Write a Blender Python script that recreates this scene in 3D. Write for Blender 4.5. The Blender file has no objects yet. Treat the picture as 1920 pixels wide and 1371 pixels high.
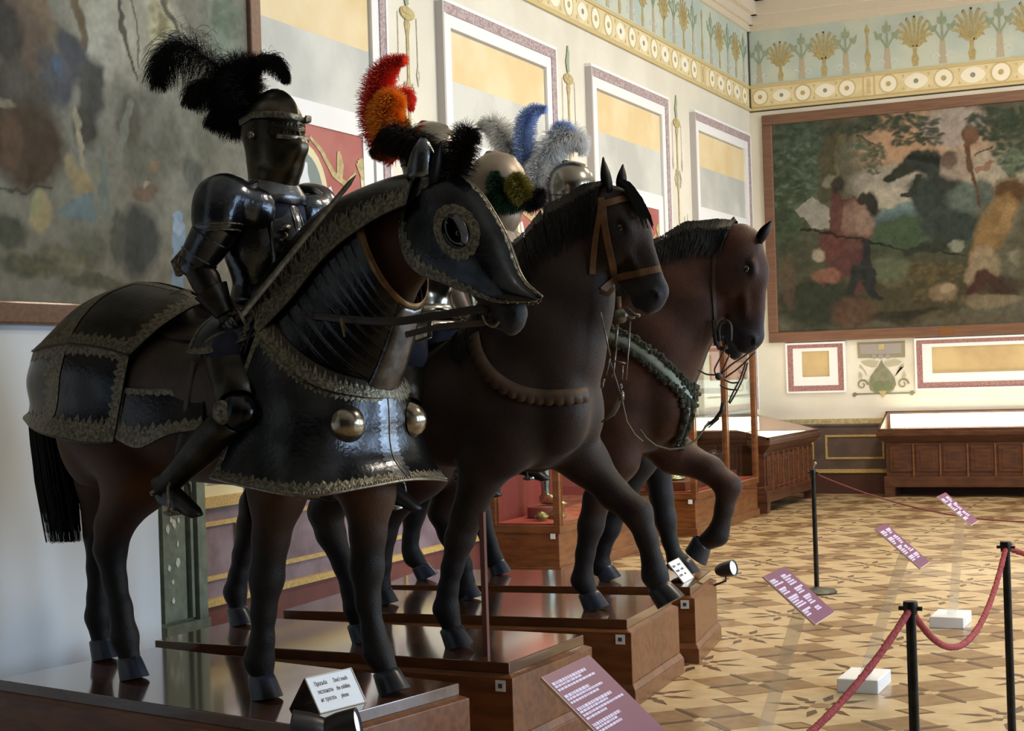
import bpy, bmesh, math, random
import numpy as np
from mathutils import Vector, Matrix

# ------------------------------------------------------------------ camera, light, exposure
SC = bpy.context.scene
COL = SC.collection
FPX, YAW, PITCH, ROLL, EYE = 2960.0, -0.43184648, 0.00625436, -0.03159188, 1.75
def cam_rows():
    cy, sy, cp, sp, cr, sr = math.cos(YAW), math.sin(YAW), math.cos(PITCH), math.sin(PITCH), math.cos(ROLL), math.sin(ROLL)
    fwd = Vector((sy*cp, cy*cp, sp)); r0 = Vector((cy, -sy, 0)); u0 = r0.cross(fwd)
    return cr*r0+sr*u0, -sr*r0+cr*u0, fwd
CR, CU, CF = cam_rows()
cam = bpy.data.objects.new('camera', bpy.data.cameras.new('camera'))
COL.objects.link(cam)
cam.data.sensor_width = 36.0; cam.data.lens = FPX/1920*36.0
cam.data.clip_start = 0.05; cam.data.clip_end = 200
cam.matrix_world = Matrix.Translation((0, 0, EYE)) @ Matrix((CR, CU, -CF)).transposed().to_4x4()
SC.camera = cam
SC.view_settings.view_transform = 'Standard'; SC.view_settings.look = 'None'
SC.view_settings.gamma = 1; SC.view_settings.use_curve_mapping = False
SC.view_settings.exposure = 0.0
W = bpy.data.worlds.new('world'); SC.world = W; W.use_nodes = True
W.node_tree.nodes['Background'].inputs[0].default_value = (.55, .72, 1, 1)
W.node_tree.nodes['Background'].inputs[1].default_value = 1.0
XL, XR, YE, YB, ZC = -6.085, 5.6, 21.383, -4.0, 7.1
WIN_Y = [5.2, 8.6, 12.0, 15.4, 18.8]
def area(name, loc, rot, sx, sy, power, col, spread=math.pi):
    l = bpy.data.lights.new(name, 'AREA'); l.shape = 'RECTANGLE'; l.size = sx; l.size_y = sy
    l.energy = power; l.color = col; l.spread = spread
    o = bpy.data.objects.new(name, l); COL.objects.link(o); o.location = loc; o.rotation_euler = rot
    return o
for i, wy in enumerate(WIN_Y):      # daylight standing in the tall windows of the right-hand wall
    area('daylight', (XR+.25, wy, 3.05), (0, math.radians(90), 0), 3.7, 1.7, 260, (.64, .82, 1.0))
for (lx, ly) in ((-1.6, 17.5), (-1.6, 13.0), (.4, 9.0)):   # warm ceiling lamps of the hall
    area('ceiling_lamp_light', (lx, ly, 6.55), (0, 0, 0), .9, .9, 215, (1.0, .84, .62))

# ------------------------------------------------------------------ pixels of the photograph to points of the hall
def ray(px, py): return CR*((px-960)/FPX) - CU*((py-685.5)/FPX) + CF
EYEV = Vector((0, 0, EYE))
def atz(px, py, z=0.0): d = ray(px, py); return EYEV + d*((z-EYE)/d.z)
def atx(px, py, x): d = ray(px, py); return EYEV + d*(x/d.x)
def aty(px, py, y): d = ray(px, py); return EYEV + d*(y/d.y)

# ------------------------------------------------------------------ helpers
def lin(c):
    if isinstance(c, str): c = tuple(int(c[i:i+2], 16) for i in (0, 2, 4))
    return tuple(((v/255)/12.92 if v/255 <= .04045 else ((v/255+.055)/1.055)**2.4) for v in c[:3]) + (1,)
MATS = {}
def mat(name, col, rough=.6, metal=0.0, col2=None, scale=6, detail=4, bump=0, bscale=40, coat=0, emit=0, attr=False, spec=None, alpha=None, trans=0, stretch=None, ramp=(.4, .6), sheen=0):
    if name in MATS: return MATS[name]
    m = bpy.data.materials.new(name); m.use_nodes = True; MATS[name] = m
    nt = m.node_tree; b = nt.nodes['Principled BSDF']; L = nt.links.new
    b.inputs['Base Color'].default_value = lin(col); b.inputs['Roughness'].default_value = rough
    b.inputs['Metallic'].default_value = metal
    if coat: b.inputs['Coat Weight'].default_value = coat; b.inputs['Coat Roughness'].default_value = .08
    if spec is not None: b.inputs['Specular IOR Level'].default_value = spec
    if sheen: b.inputs['Sheen Weight'].default_value = sheen
    if trans: b.inputs['Transmission Weight'].default_value = trans
    if emit: b.inputs['Emission Color'].default_value = lin(col); b.inputs['Emission Strength'].default_value = emit
    tc = nt.nodes.new('ShaderNodeTexCoord'); src = tc.outputs['Object']
    if stretch:
        mp = nt.nodes.new('ShaderNodeMapping'); mp.inputs['Scale'].default_value = stretch; L(src, mp.inputs[0]); src = mp.outputs[0]
    base = None
    if attr:
        a = nt.nodes.new('ShaderNodeAttribute'); a.attribute_name = 'Col'; base = a.outputs['Color']; L(base, b.inputs['Base Color'])
    if col2 is not None:
        n = nt.nodes.new('ShaderNodeTexNoise'); n.inputs['Scale'].default_value = scale; n.inputs['Detail'].default_value = detail
        L(src, n.inputs['Vector'])
        r = nt.nodes.new('ShaderNodeValToRGB'); r.color_ramp.elements[0].position = ramp[0]; r.color_ramp.elements[1].position = ramp[1]
        r.color_ramp.elements[0].color = lin(col); r.color_ramp.elements[1].color = lin(col2)
        L(n.outputs['Fac'], r.inputs[0])
        if base is None: L(r.outputs[0], b.inputs['Base Color'])
        else:
            mx = nt.nodes.new('ShaderNodeMix'); mx.data_type = 'RGBA'; mx.blend_type = 'MULTIPLY'; mx.inputs[0].default_value = 1
            L(base, mx.inputs[6]); L(r.outputs[0], mx.inputs[7]); L(mx.outputs[2], b.inputs['Base Color'])
    if bump:
        n2 = nt.nodes.new('ShaderNodeTexNoise'); n2.inputs['Scale'].default_value = bscale; n2.inputs['Detail'].default_value = 4
        L(src, n2.inputs['Vector'])
        bp = nt.nodes.new('ShaderNodeBump'); bp.inputs['Strength'].default_value = bump; bp.inputs['Distance'].default_value = .01
        L(n2.outputs['Fac'], bp.inputs['Height']); L(bp.outputs[0], b.inputs['Normal'])
    return m
def glass(name, tint='eef4f2', rough=0.0, mixf=.12):
    if name in MATS: return MATS[name]
    m = bpy.data.materials.new(name); m.use_nodes = True; MATS[name] = m
    nt = m.node_tree; nt.nodes.remove(nt.nodes['Principled BSDF']); out = nt.nodes['Material Output']; L = nt.links.new
    t = nt.nodes.new('ShaderNodeBsdfTransparent'); t.inputs[0].default_value = lin(tint)
    g = nt.nodes.new('ShaderNodeBsdfGlossy'); g.inputs['Roughness'].default_value = rough
    fr = nt.nodes.new('ShaderNodeLayerWeight'); fr.inputs[0].default_value = mixf
    mx = nt.nodes.new('ShaderNodeMixShader'); L(fr.outputs['Facing'], mx.inputs[0]); L(t.outputs[0], mx.inputs[1]); L(g.outputs[0], mx.inputs[2]); L(mx.outputs[0], out.inputs[0])
    return m

DEFT = [None]
class MB:
    def __init__(s): s.v = []; s.f = []; s.m = []; s.mi = 0; s.T = DEFT[0]
    def add(s, vs, fs, mi=None):
        o = len(s.v)
        if s.T is not None: vs = [tuple(s.T @ Vector(v)) for v in vs]
        s.v += [tuple(v) for v in vs]; s.f += [tuple(i+o for i in f) for f in fs]; s.m += [s.mi if mi is None else mi]*len(fs)
        return s
    def box(s, x0, x1, y0, y1, z0, z1, mi=None):
        vs = [(x, y, z) for z in (z0, z1) for y in (y0, y1) for x in (x0, x1)]
        return s.add(vs, [(0, 2, 3, 1), (4, 5, 7, 6), (0, 1, 5, 4), (2, 6, 7, 3), (0, 4, 6, 2), (1, 3, 7, 5)], mi)
    def frustum(s, b, t, z0, z1, mi=None):   # b, t = (x0,x1,y0,y1)
        vs = [(b[i], b[2+j], z0) for j in (0, 1) for i in (0, 1)] + [(t[i], t[2+j], z1) for j in (0, 1) for i in (0, 1)]
        return s.add(vs, [(0, 2, 3, 1), (4, 5, 7, 6), (0, 1, 5, 4), (2, 6, 7, 3), (0, 4, 6, 2), (1, 3, 7, 5)], mi)
    def poly(s, pts, mi=None): return s.add(pts, [tuple(range(len(pts)))], mi)
    def grid(s, P, cu=False, cv=False, mi=None):
        n, k = len(P), len(P[0]); vs = [tuple(p) for row in P for p in row]; fs = []
        for i in range(n if cu else n-1):
            for j in range(k if cv else k-1):
                a = i*k+j; b = i*k+(j+1) % k; c = ((i+1) % n)*k+(j+1) % k; d = ((i+1) % n)*k+j
                fs.append((a, b, c, d))
        return s.add(vs, fs, mi)
    def tube(s, pts, r, n=8, cap=True, asp=1.0, up=None, mi=None):
        pts = [Vector(p) for p in pts]; k = len(pts)
        rs = r if isinstance(r, (list, tuple)) else [r]*k
        nrm = None; rows = []
        for i, p in enumerate(pts):
            t = (pts[min(i+1, k-1)]-pts[max(i-1, 0)])
            if t.length < 1e-9: t = Vector((0, 0, 1))
            t.normalize()
            if up is not None: nrm = Vector(up) - t*Vector(up).dot(t)
            elif nrm is None:
                a = Vector((0, 0, 1)) if abs(t.z) < .9 else Vector((1, 0, 0)); nrm = a - t*a.dot(t)
            else: nrm = nrm - t*nrm.dot(t)
            nrm.normalize(); b = t.cross(nrm)
            ri = rs[i]; ra, rb = (ri if isinstance(ri, (tuple, list)) else (ri, ri*asp))
            rows.append([p + nrm*(ra*math.cos(q)) + b*(rb*math.sin(q)) for q in [2*math.pi*j/n for j in range(n)]])
        s.grid(rows, cv=True, mi=mi)
        if cap:
            o = len(s.v)-k*n
            s.f += [tuple(o+j for j in range(n))[::-1], tuple(o+(k-1)*n+j for j in range(n))]; s.m += [s.mi if mi is None else mi]*2
        return s
    def lathe(s, prof, n=24, M=None, mi=None):   # prof: (radius, z)
        rows = [[Vector((r*math.cos(q), r*math.sin(q), z)) for q in [2*math.pi*j/n for j in range(n)]] for r, z in prof]
        if M is not None: rows = [[M @ p for p in row] for row in rows]
        return s.grid(rows, cv=True, mi=mi)
    def ball(s, c, r, n=12, mi=None):
        c = Vector(c); rr = Vector(r) if isinstance(r, (tuple, list, Vector)) else Vector((r, r, r))
        rows = []
        for i in range(n//2+1):
            a = math.pi*i/(n//2)
            rows.append([c+Vector((rr.x*math.sin(a)*math.cos(q), rr.y*math.sin(a)*math.sin(q), rr.z*math.cos(a))) for q in [2*math.pi*j/n for j in range(n)]])
        return s.grid(rows, cv=True, mi=mi)
    def slab(s, pts, off, mi=None):   # flat outline (3D points) given a thickness vector
        n = len(pts); off = Vector(off); a = [Vector(p) for p in pts]; vs = a + [p+off for p in a]
        fs = [tuple(range(n))[::-1], tuple(range(n, 2*n))] + [(i, (i+1) % n, n+(i+1) % n, n+i) for i in range(n)]
        return s.add(vs, fs, mi)
    def build(s, name, mats, parent=None, smooth=False, bevel=0, solid=0, sub=0, angle=None, cols=None):
        me = bpy.data.meshes.new(name); me.from_pydata(s.v, [], s.f)
        for m in (mats if isinstance(mats, (list, tuple)) else [mats]): me.materials.append(m)
        if len(me.materials) > 1: me.polygons.foreach_set('material_index', s.m)
        if cols is not None:
            ca = me.color_attributes.new('Col', 'FLOAT_COLOR', 'POINT'); ca.data.foreach_set('color', np.asarray(cols, dtype=np.float32).ravel())
        bm = bmesh.new(); bm.from_mesh(me)
        if s.__dict__.get('weld'): bmesh.ops.remove_doubles(bm, verts=bm.verts, dist=s.weld)
        bmesh.ops.recalc_face_normals(bm, faces=bm.faces) if not s.__dict__.get('keepn') else None
        bm.to_mesh(me); bm.free()
        if smooth: me.polygons.foreach_set('use_smooth', [True]*len(me.polygons))
        me.update()
        if smooth and angle:
            try: me.set_sharp_from_angle(angle=math.radians(angle))
            except Exception: pass
        o = bpy.data.objects.new(name, me); COL.objects.link(o)
        if parent is not None: o.parent = parent
        if solid: md = o.modifiers.new('solid', 'SOLIDIFY'); md.thickness = solid; md.offset = 0
        if sub: md = o.modifiers.new('sub', 'SUBSURF'); md.levels = sub; md.render_levels = sub
        if bevel: md = o.modifiers.new('bevel', 'BEVEL'); md.width = bevel; md.segments = 2; md.limit_method = 'ANGLE'
        return o
def tag(o, label=None, cat=None, group=None, kind=None):
    if label: o['label'] = label
    if cat: o['category'] = cat
    if group: o['group'] = group
    if kind: o['kind'] = kind
    return o
def thing(name, label, cat, loc=(0, 0, 0), rz=0, group=None):
    o = bpy.data.objects.new(name, None); COL.objects.link(o); o.location = loc; o.rotation_euler = (0, 0, rz)
    o.empty_display_size = .1
    return tag(o, label, cat, group)
def struct(o): o['kind'] = 'structure'; return o
def copy_tree(o, parent=None):
    kids = list(o.children); c = o.copy(); COL.objects.link(c); c.parent = parent
    for ch in kids: copy_tree(ch, c)
    return c
def cat_rom(P, n):   # smooth curve through points, n samples per span
    P = [Vector(p) for p in P]; out = []
    for i in range(len(P)-1):
        a = P[max(i-1, 0)]; b = P[i]; c = P[i+1]; d = P[min(i+2, len(P)-1)]
        for j in range(n):
            t = j/n; out.append(.5*((2*b)+(c-a)*t+(2*a-5*b+4*c-d)*t*t+(3*b-a-3*c+d)*t**3))
    out.append(P[-1]); return out
def ctext(body, size, M, material, name, parent, thick=.0006, align='LEFT', sx=1.0):
    cu = bpy.data.curves.new(name, 'FONT'); cu.body = body; cu.size = size; cu.extrude = thick; cu.align_x = align
    cu.space_line = .95
    o = bpy.data.objects.new(name, cu); COL.objects.link(o)
    dg = bpy.context.evaluated_depsgraph_get(); me = bpy.data.meshes.new_from_object(o.evaluated_get(dg))
    bpy.data.objects.remove(o); me.materials.clear(); me.materials.append(material)
    o = bpy.data.objects.new(name, me); COL.objects.link(o)
    me.transform(M @ Matrix.Diagonal((sx, 1, 1, 1)))
    if parent is not None: o.parent = parent
    return o

# ------------------------------------------------------------------ materials
M = dict(
 cream=mat('wall_cream', 'e2ddd0', .75, col2='d9d4c6', scale=1.5),
 creamw=mat('wall_white', 'e8e8ea', .7),
 sideshade=mat('frame_side_shade', 'b9b4b2', .7),  # near side of the panel frames, its shade put into the colour
 mauve=mat('mauve_stencil', '9c868a', .8, col2='b7a8a8', scale=40, ramp=(.45, .55)),
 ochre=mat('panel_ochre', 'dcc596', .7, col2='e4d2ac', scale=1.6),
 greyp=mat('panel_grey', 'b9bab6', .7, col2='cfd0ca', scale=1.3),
 redp=mat('panel_red', 'a65e58', .7, col2='b06c64', scale=3),
 orn=mat('ornament_gold', 'c3b283', .8, col2='a99a72', scale=20),
 ornl=mat('ornament_pale', 'ddd3ae', .8),
 orng=mat('ornament_grey', 'aaa79c', .8, col2='c9c4b5', scale=30),
 ornw=mat('ornament_white', 'd8dce0', .7),
 slate=mat('medallion_slate', '7d8a86', .8),
 fband=mat('frieze_ochre', 'e6d7ae', .8, col2='dccb9c', scale=6),
 fline=mat('frieze_line', 'cdb988', .8),
 fblue=mat('frieze_blue', 'bcc8bf', .8, col2='cdd3c2', scale=1.5),
 palm=mat('palmette_ochre', 'c0ae78', .8, col2='ae9d6c', scale=30),
 vine=mat('vine_green', '93a388', .8, col2='a3ad90', scale=30),
 vpink=mat('vine_pink', 'bdb096', .8),
 rwhite=mat('rosette_white', 'f3ecd6', .8),
 rgrey=mat('rosette_grey', '8e8f8c', .8),
 dadop=mat('dado_purple', '6d5a63', .55, col2='857580', scale=5, detail=8, ramp=(.35, .62)),
 dadob=mat('dado_brown', '63524a', .55, col2='564640', scale=5, detail=8),
 goldl=mat('gold_line', 'c8ac6a', .5, col2='b0955a', scale=60),
 basered=mat('baseboard_red', '6d3a33', .6, col2='5d3230', scale=4),
 basebr=mat('baseboard_brown', '4a2a20', .6),
 green=mat('pilaster_green', '5f6a5c', .55, col2='76806f', scale=14, detail=8, ramp=(.35, .65)),
 chip=mat('chipped_paint', 'c9cbbf', .7),
 board=mat('board_white', 'dfe7f0', .6),
 framew=mat('frame_wood', '755440', .5, col2='694936', scale=8, stretch=(.3, 4, 4), coat=.15),
 ceil=mat('ceiling_white', 'd8cfc0', .8),
 light_wood=mat('parquet_light', 'cab28a', .32, col2='bda37a', scale=8, coat=.12),
 mid_wood=mat('parquet_brown', '977954', .32, col2='886a46', scale=12, coat=.12),
 dark_wood=mat('parquet_dark', '5c4430', .32, coat=.12),
 mahog=mat('pedestal_wood', '764829', .35, col2='60381c', scale=5, stretch=(1, 5, 5), coat=.15),
 mahogtop=mat('pedestal_top', '5a3822', .14, col2='4c2e1b', scale=4, stretch=(1, 5, 1), coat=.9),
 honey=mat('case_wood', '7a4a26', .35, col2='63381b', scale=5, stretch=(1, 1, 5), coat=.3),
 casedark=mat('case_dark_wood', '5a3521', .4, col2='47281a', scale=5, stretch=(1, 1, 5), coat=.2),
 brass=mat('brass_edge', 'b08a4c', .3, 1.0),
 redcloth=mat('case_red_cloth', 'b0463a', .9),
 redback=mat('case_red_back', '8f3a34', .9),
 steel=mat('bright_steel', 'b8bcc0', .18, 1.0, col2='989a9c', scale=14),
 tan=mat('polished_helmet', 'b5aa96', .22, 1.0, col2='a39a88', scale=10),
 white=mat('white_block', 'e6e8ea', .5),
 purple=mat('sign_purple', '743d5c', .45),
 signback=mat('sign_edge', 'd9bfae', .5),
 txt=mat('sign_text', 'dcd0ee', .6),
 darktxt=mat('notice_text', '57504f', .8),
 black=mat('black_metal', '1c1c1c', .35, .6, col2='2b2a27', scale=20),
 blackp=mat('black_plastic', '232022', .4),
 acrylic=mat('clear_acrylic', 'f2ece0', .15),
 glassp=glass('case_glass', 'f2f6f4'),
 lampglass=mat('lamp_glass', 'eef4ff', .2, emit=.6),
 rope=mat('red_rope', 'a63a40', .75, col2='8d2c33', scale=60, bump=.6, bscale=90),
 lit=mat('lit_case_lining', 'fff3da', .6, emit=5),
 winframe=mat('window_frame_white', 'd8d8d4', .5),
 label=mat('white_label', 'e4e6ea', .5), labelb=mat('label_print', '3a4258', .6),
)
nt_ = M['acrylic'].node_tree; M['acrylic'].node_tree.nodes['Principled BSDF'].inputs['Alpha'].default_value = .3

# ------------------------------------------------------------------ the hall: shell
g = MB(); P = .96   # parquet, one star tile repeated
ox, oy = -2.015-6*P, 8.03-13*P
def fl(x, y, z=0.0): return (x, y, z)
g.poly([fl(XL, YB), fl(XR, YB), fl(XR, YE), fl(XL, YE)])
def quad(cx, cy, pts, mi, z): g.poly([(cx+a, cy+b, z) for a, b in pts], mi)
def rot2(p, a): c, s_ = math.cos(a), math.sin(a); return (p[0]*c-p[1]*s_, p[0]*s_+p[1]*c)
for i in range(0, 13):
    for j in range(0, 28):
        cx, cy = ox+i*P, oy+j*P
        if cx > XR-.3 or cx < XL+.2 or cy < YB+.4 or cy > YE-.3: continue
        for k in range(8):
            a = k*math.pi/4
            quad(cx, cy, [rot2(p, a) for p in ((.10, 0), (.17, .028), (.285, 0), (.17, -.028))], 2, .0012)
        quad(cx, cy, [rot2((.055, 0), k*math.pi/4) for k in range(8)], 1, .0012)
        for k in range(4):      # short kites round the heart of the star
            quad(cx, cy, [rot2(p, k*math.pi/2+math.pi/4) for p in ((.06, 0), (.10, .035), (.13, 0), (.10, -.035))], 2, .0016)
        ex, ey = cx+P/2, cy+P/2
        if ex < XR-.3 and ey < YE-.3:
            for k in range(4):
                quad(ex, ey, [rot2(p, k*math.pi/2) for p in ((.03, 0), (.205, .165), (.375, 0), (.205, -.165))], 1, .0010)
                quad(ex, ey, [rot2(p, k*math.pi/2+math.pi/4) for p in ((.05, .018), (.27, .018), (.30, 0), (.27, -.018), (.05, -.018))], 2, .0016)
        for (mx_, my_) in ((cx+P/2, cy), (cx, cy+P/2)):
            if mx_ < XR-.2 and my_ < YE-.2:
                quad(mx_, my_, [(.105, 0), (0, .085), (-.105, 0), (0, -.085)], 2, .0010)
                quad(mx_, my_, [(.08, 0), (0, .062), (-.08, 0), (0, -.062)], 3, .0016)
g.keepn = True
struct(g.build('floor', [M['light_wood'], M['mid_wood'], M['dark_wood'], mat('parquet_tan', 'a07c50', .32, coat=.12)]))

g = MB(); g.box(XL-.3, XR+.3, YB-.3, YE+.3, ZC, ZC+.2); struct(g.build('ceiling', M['ceil']))
g = MB(); g.box(XL-.3, XL, YB, YE, 0, ZC); wall_left = struct(g.build('wall_left', M['cream']))
g = MB(); g.box(XL-.3, XR+.3, YE, YE+.3, 0, ZC); wall_back = struct(g.build('wall_back', M['cream']))
g = MB(); g.box(XL-.3, XR+.3, YB-.3, YB, 0, ZC); wall_front = struct(g.build('wall_front', mat('front_wall_dimmed', '231f1b', .8)))  # unseen wall behind the camera, coloured near-black to dim bounce and reflections
g = MB(); y = YB
for wy in WIN_Y:
    g.box(XR, XR+.45, y, wy-.9, 0, ZC); g.box(XR, XR+.45, wy-.9, wy+.9, 0, 1.1); g.box(XR, XR+.45, wy-.9, wy+.9, 5.0, ZC); y = wy+.9
g.box(XR, XR+.45, y, YE, 0, ZC); struct(g.build('wall_right', M['cream']))
for i, wy in enumerate(WIN_Y):
    w = struct(thing('window_%d' % (i+1), None, None, (XR+.12, wy, 1.1)))
    f = MB()
    for a in (-.87, -.29, .29, .87): f.box(-.04, .04, a-.035, a+.035, 0, 3.9)
    for z in (.03, 1.3, 2.6, 3.87): f.box(-.04, .04, -.9, .9, z-.035, z+.035)
    f.build('window_frame', M['winframe'], w)
    s_ = MB(); s_.box(-.2, .2, -.95, .95, -.06, 0); s_.build('window_sill', M['winframe'], w)

# wall planes: u along the wall, v up, h off the wall
def left_uv(u, v, h=0): return (XL+h, u, v)
def back_uv(u, v, h=0): return (u, YE-h, v)
def rect(g, uv, u0, u1, v0, v1, h0, h1, mi=None):
    a, b = Vector(uv(u0, v0, h0)), Vector(uv(u1, v1, h1))
    g.box(min(a.x, b.x), max(a.x, b.x), min(a.y, b.y), max(a.y, b.y), min(a.z, b.z), max(a.z, b.z), mi)
def ring(g, uv, u0, u1, v0, v1, w, h0, h1, mi=None):
    rect(g, uv, u0, u1, v1-w, v1, h0, h1, mi); rect(g, uv, u0, u1, v0, v0+w, h0, h1, mi)
    rect(g, uv, u0, u0+w, v0+w, v1-w, h0, h1, mi); rect(g, uv, u1-w, u1, v0+w, v1-w, h0, h1, mi)
EPSC = [0]
def flat(g, uv, pts, h=.004, mi=None, t=.003):
    EPSC[0] += 1; h += .00012*(EPSC[0] % 12)
    n = Vector(uv(0, 0, 1))-Vector(uv(0, 0, 0))
    g.slab([uv(a, b, h) for a, b in pts], n*t, mi)
def stroke(g, uv, pts, h=.004, mi=None, t=.003):     # pts: (u, v, half width)
    L_, R_ = [], []; EPSC[0] += 1; h += .00012*(EPSC[0] % 12)
    for i, (u, v, w) in enumerate(pts):
        a = pts[max(i-1, 0)]; b = pts[min(i+1, len(pts)-1)]; dx, dy = b[0]-a[0], b[1]-a[1]; l = math.hypot(dx, dy) or 1
        L_.append((u-dy/l*w, v+dx/l*w)); R_.append((u+dy/l*w, v-dx/l*w))
    n = (Vector(uv(0, 0, 1))-Vector(uv(0, 0, 0)))*t
    for i in range(len(pts)-1): g.slab([uv(p[0], p[1], h) for p in (L_[i], L_[i+1], R_[i+1], R_[i])], n, mi)
def disc(g, uv, u, v, r, h=.004, mi=None, n=16, ry=None, t=.003):
    flat(g, uv, [(u+r*math.cos(2*math.pi*k/n), v+(ry or r)*math.sin(2*math.pi*k/n)) for k in range(n)], h, mi, t)
def curl(u, v, r, a0, turns, w, sgn=1, n=14):
    return [(u+(r*(1-.75*i/n))*math.cos(a0+sgn*turns*2*math.pi*i/n), v+(r*(1-.75*i/n))*math.sin(a0+sgn*turns*2*math.pi*i/n), w*(1-.5*i/n)) for i in range(n+1)]

# tall framed panels of the left wall
for yc in (9.68, 13.1, 16.47, 19.9):
    u0, u1, v0, v1 = yc-1.235, yc+1.235, 1.15, 4.965
    p = MB()
    rect(p, left_uv, u0, u1, v1-.03, v1, 0, .075, 0); rect(p, left_uv, u0, u1, v0, v0+.03, 0, .075, 0)
    rect(p, left_uv, u0, u0+.03, v0+.03, v1-.03, 0, .075, 3); rect(p, left_uv, u1-.03, u1, v0+.03, v1-.03, 0, .075, 0)
    rect(p, left_uv, u0+.03, u1-.03, v1-.12, v1-.03, 0, .068, 1); rect(p, left_uv, u0+.03, u1-.03, v0+.03, v0+.12, 0, .068, 1)
    rect(p, left_uv, u1-.12, u1-.03, v0+.12, v1-.12, 0, .068, 1); rect(p, left_uv, u0+.03, u0+.07, v0+.12, v1-.12, 0, .068, 0)
    ring(p, left_uv, u0+.07, u1-.12, v0+.12, v1-.12, .11, 0, .058, 0)
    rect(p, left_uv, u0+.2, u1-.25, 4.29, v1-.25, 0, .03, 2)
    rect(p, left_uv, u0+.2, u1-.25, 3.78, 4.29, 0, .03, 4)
    rect(p, left_uv, u0+.2, u1-.25, 3.61, 3.78, 0, .045, 0)
    rect(p, left_uv, u0+.2, u0+.35, v0+.25, 3.61, 0, .045, 0); rect(p, left_uv, u1-.40, u1-.25, v0+.25, 3.61, 0, .045, 0)
    rect(p, left_uv, u0+.35, u1-.40, v0+.25, 1.6, 0, .045, 0)
    p.build('wall_panel', [M['creamw'], M['mauve'], M['ochre'], M['sideshade'], M['greyp']], wall_left)
    r = MB(); a0, a1 = u0+.35, u1-.40; c = (a0+a1)/2; H0 = .035
    rect(r, left_uv, a0, a1, 1.6, 3.61, 0, .034, 0)
    disc(r, left_uv, c, 3.05, .34, H0, 1, 28, .42); disc(r, left_uv, c, 3.05, .27, H0+.003, 2, 28, .35)
    stroke(r, left_uv, [(c-.03, 2.78, .02), (c-.05, 2.95, .07), (c+.02, 3.12, .09), (c, 3.25, .05), (c+.01, 3.33, .04)], H0+.006, 3)
    stroke(r, left_uv, [(c-.16, 2.98, .015), (c-.05, 3.12, .03), (c+.05, 3.14, .03), (c+.16, 3.02, .012)], H0+.006, 3)
    for s_ in (-1, 1):
        stroke(r, left_uv, [(c+s_*q, v, w) for q, v, w in ((.10, 3.52, .012), (.25, 3.44, .02), (.42, 3.28, .026), (.6, 3.22, .026), (.74, 3.32, .014))], H0, 4)
        stroke(r, left_uv, [(c+s_*.5, 3.24, .035), (c+s_*.52, 3.36, .05), (c+s_*.5, 3.46, .02)], H0, 4)
        stroke(r, left_uv, [(c+s_*.84, v, w) for v, w in ((2.3, .05), (2.5, .02), (2.7, .06), (2.95, .045), (3.1, .012), (3.3, .025), (3.36, .006))], H0, 5)
        for k in range(7):
            a = math.radians(30+20*k); stroke(r, left_uv, [(c+s_*.84, 3.28, .008), (c+s_*.84+.07*math.cos(a), 3.34+.09*math.sin(a), .022), (c+s_*.84+.1*math.cos(a), 3.34+.11*math.sin(a), .005)], H0+.002, 4)
        stroke(r, left_uv, curl(c+s_*.55, 2.95, .12, math.pi/2*s_, 1.3, .018, s_), H0, 4)
        stroke(r, left_uv, curl(c+s_*.6, 2.5, .13, -math.pi/2, 1.3, .02, -s_), H0, 5)
        for k in range(3): stroke(r, left_uv, [(c+s_*(.2+.14*k), 2.25+.08*k, .05), (c+s_*(.3+.14*k), 2.42+.07*k, .03), (c+s_*(.26+.14*k), 2.55, .008)], H0, 5)
        stroke(r, left_uv, [(c+s_*.36, 3.18, .02), (c+s_*.42, 3.0, .05), (c+s_*.38, 2.8, .03)], H0, 3)
    r.build('painted_red_inset', [M['redp'], M['ornl'], M['slate'], M['ornw'], M['orn'], M['ornl']], wall_left)
for yc in (8.05, 11.36, 14.77, 18.15):
    c = MB(); u = yc
    stroke(c, left_uv, [(u, 1.3, .03), (u, 1.8, .015), (u, 2.0, .05), (u, 2.3, .02), (u, 2.6, .05), (u, 2.75, .02), (u, 3.2, .035), (u, 3.35, .06), (u, 3.42, .015), (u, 3.9, .02), (u, 4.1, .05), (u, 4.2, .02), (u, 4.55, .022), (u, 4.64, .05), (u, 4.70, .02), (u, 5.0, .022)], .004, 0)
    disc(c, left_uv, u, 4.73, .125, .008, 2, 18, .055); disc(c, left_uv, u, 4.75, .09, .012, 0, 18, .03)
    stroke(c, left_uv, [(u, 4.8, .03), (u-.02, 4.9, .04), (u+.01, 5.0, .03), (u, 5.07, .01)], .008, 3)
    for s_ in (-1, 1):
        stroke(c, left_uv, [(u+s_*.16, 4.72, .004), (u+s_*.165, 4.3, .004)], .004, 1); flat(c, left_uv, [(u+s_*.165-.03, 4.25), (u+s_*.165, 4.33), (u+s_*.165+.03, 4.25), (u+s_*.165, 4.15)], .004, 1)
        stroke(c, left_uv, [(u, 4.05, .01), (u+s_*.07, 4.15, .02), (u+s_*.11, 4.05, .015), (u+s_*.07, 3.95, .006)], .006, 1)
        stroke(c, left_uv, [(u, 3.0, .01), (u+s_*.1, 3.1, .02), (u+s_*.13, 3.25, .008)], .006, 1)
        stroke(c, left_uv, curl(u+s_*.08, 2.35, .07, 0, 1, .012, s_), .006, 1)
    flat(c, left_uv, [(u+.15, 3.35), (u+.2, 3.62), (u+.26, 3.42), (u+.32, 3.66), (u+.33, 3.5), (u+.42, 3.52), (u+.3, 3.35), (u+.27, 3.05), (u+.22, 3.25)], .004, 1)
    c.build('candelabrum_painting', [M['orn'], M['orng'], M['palm'], M['vine']], wall_left)

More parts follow.
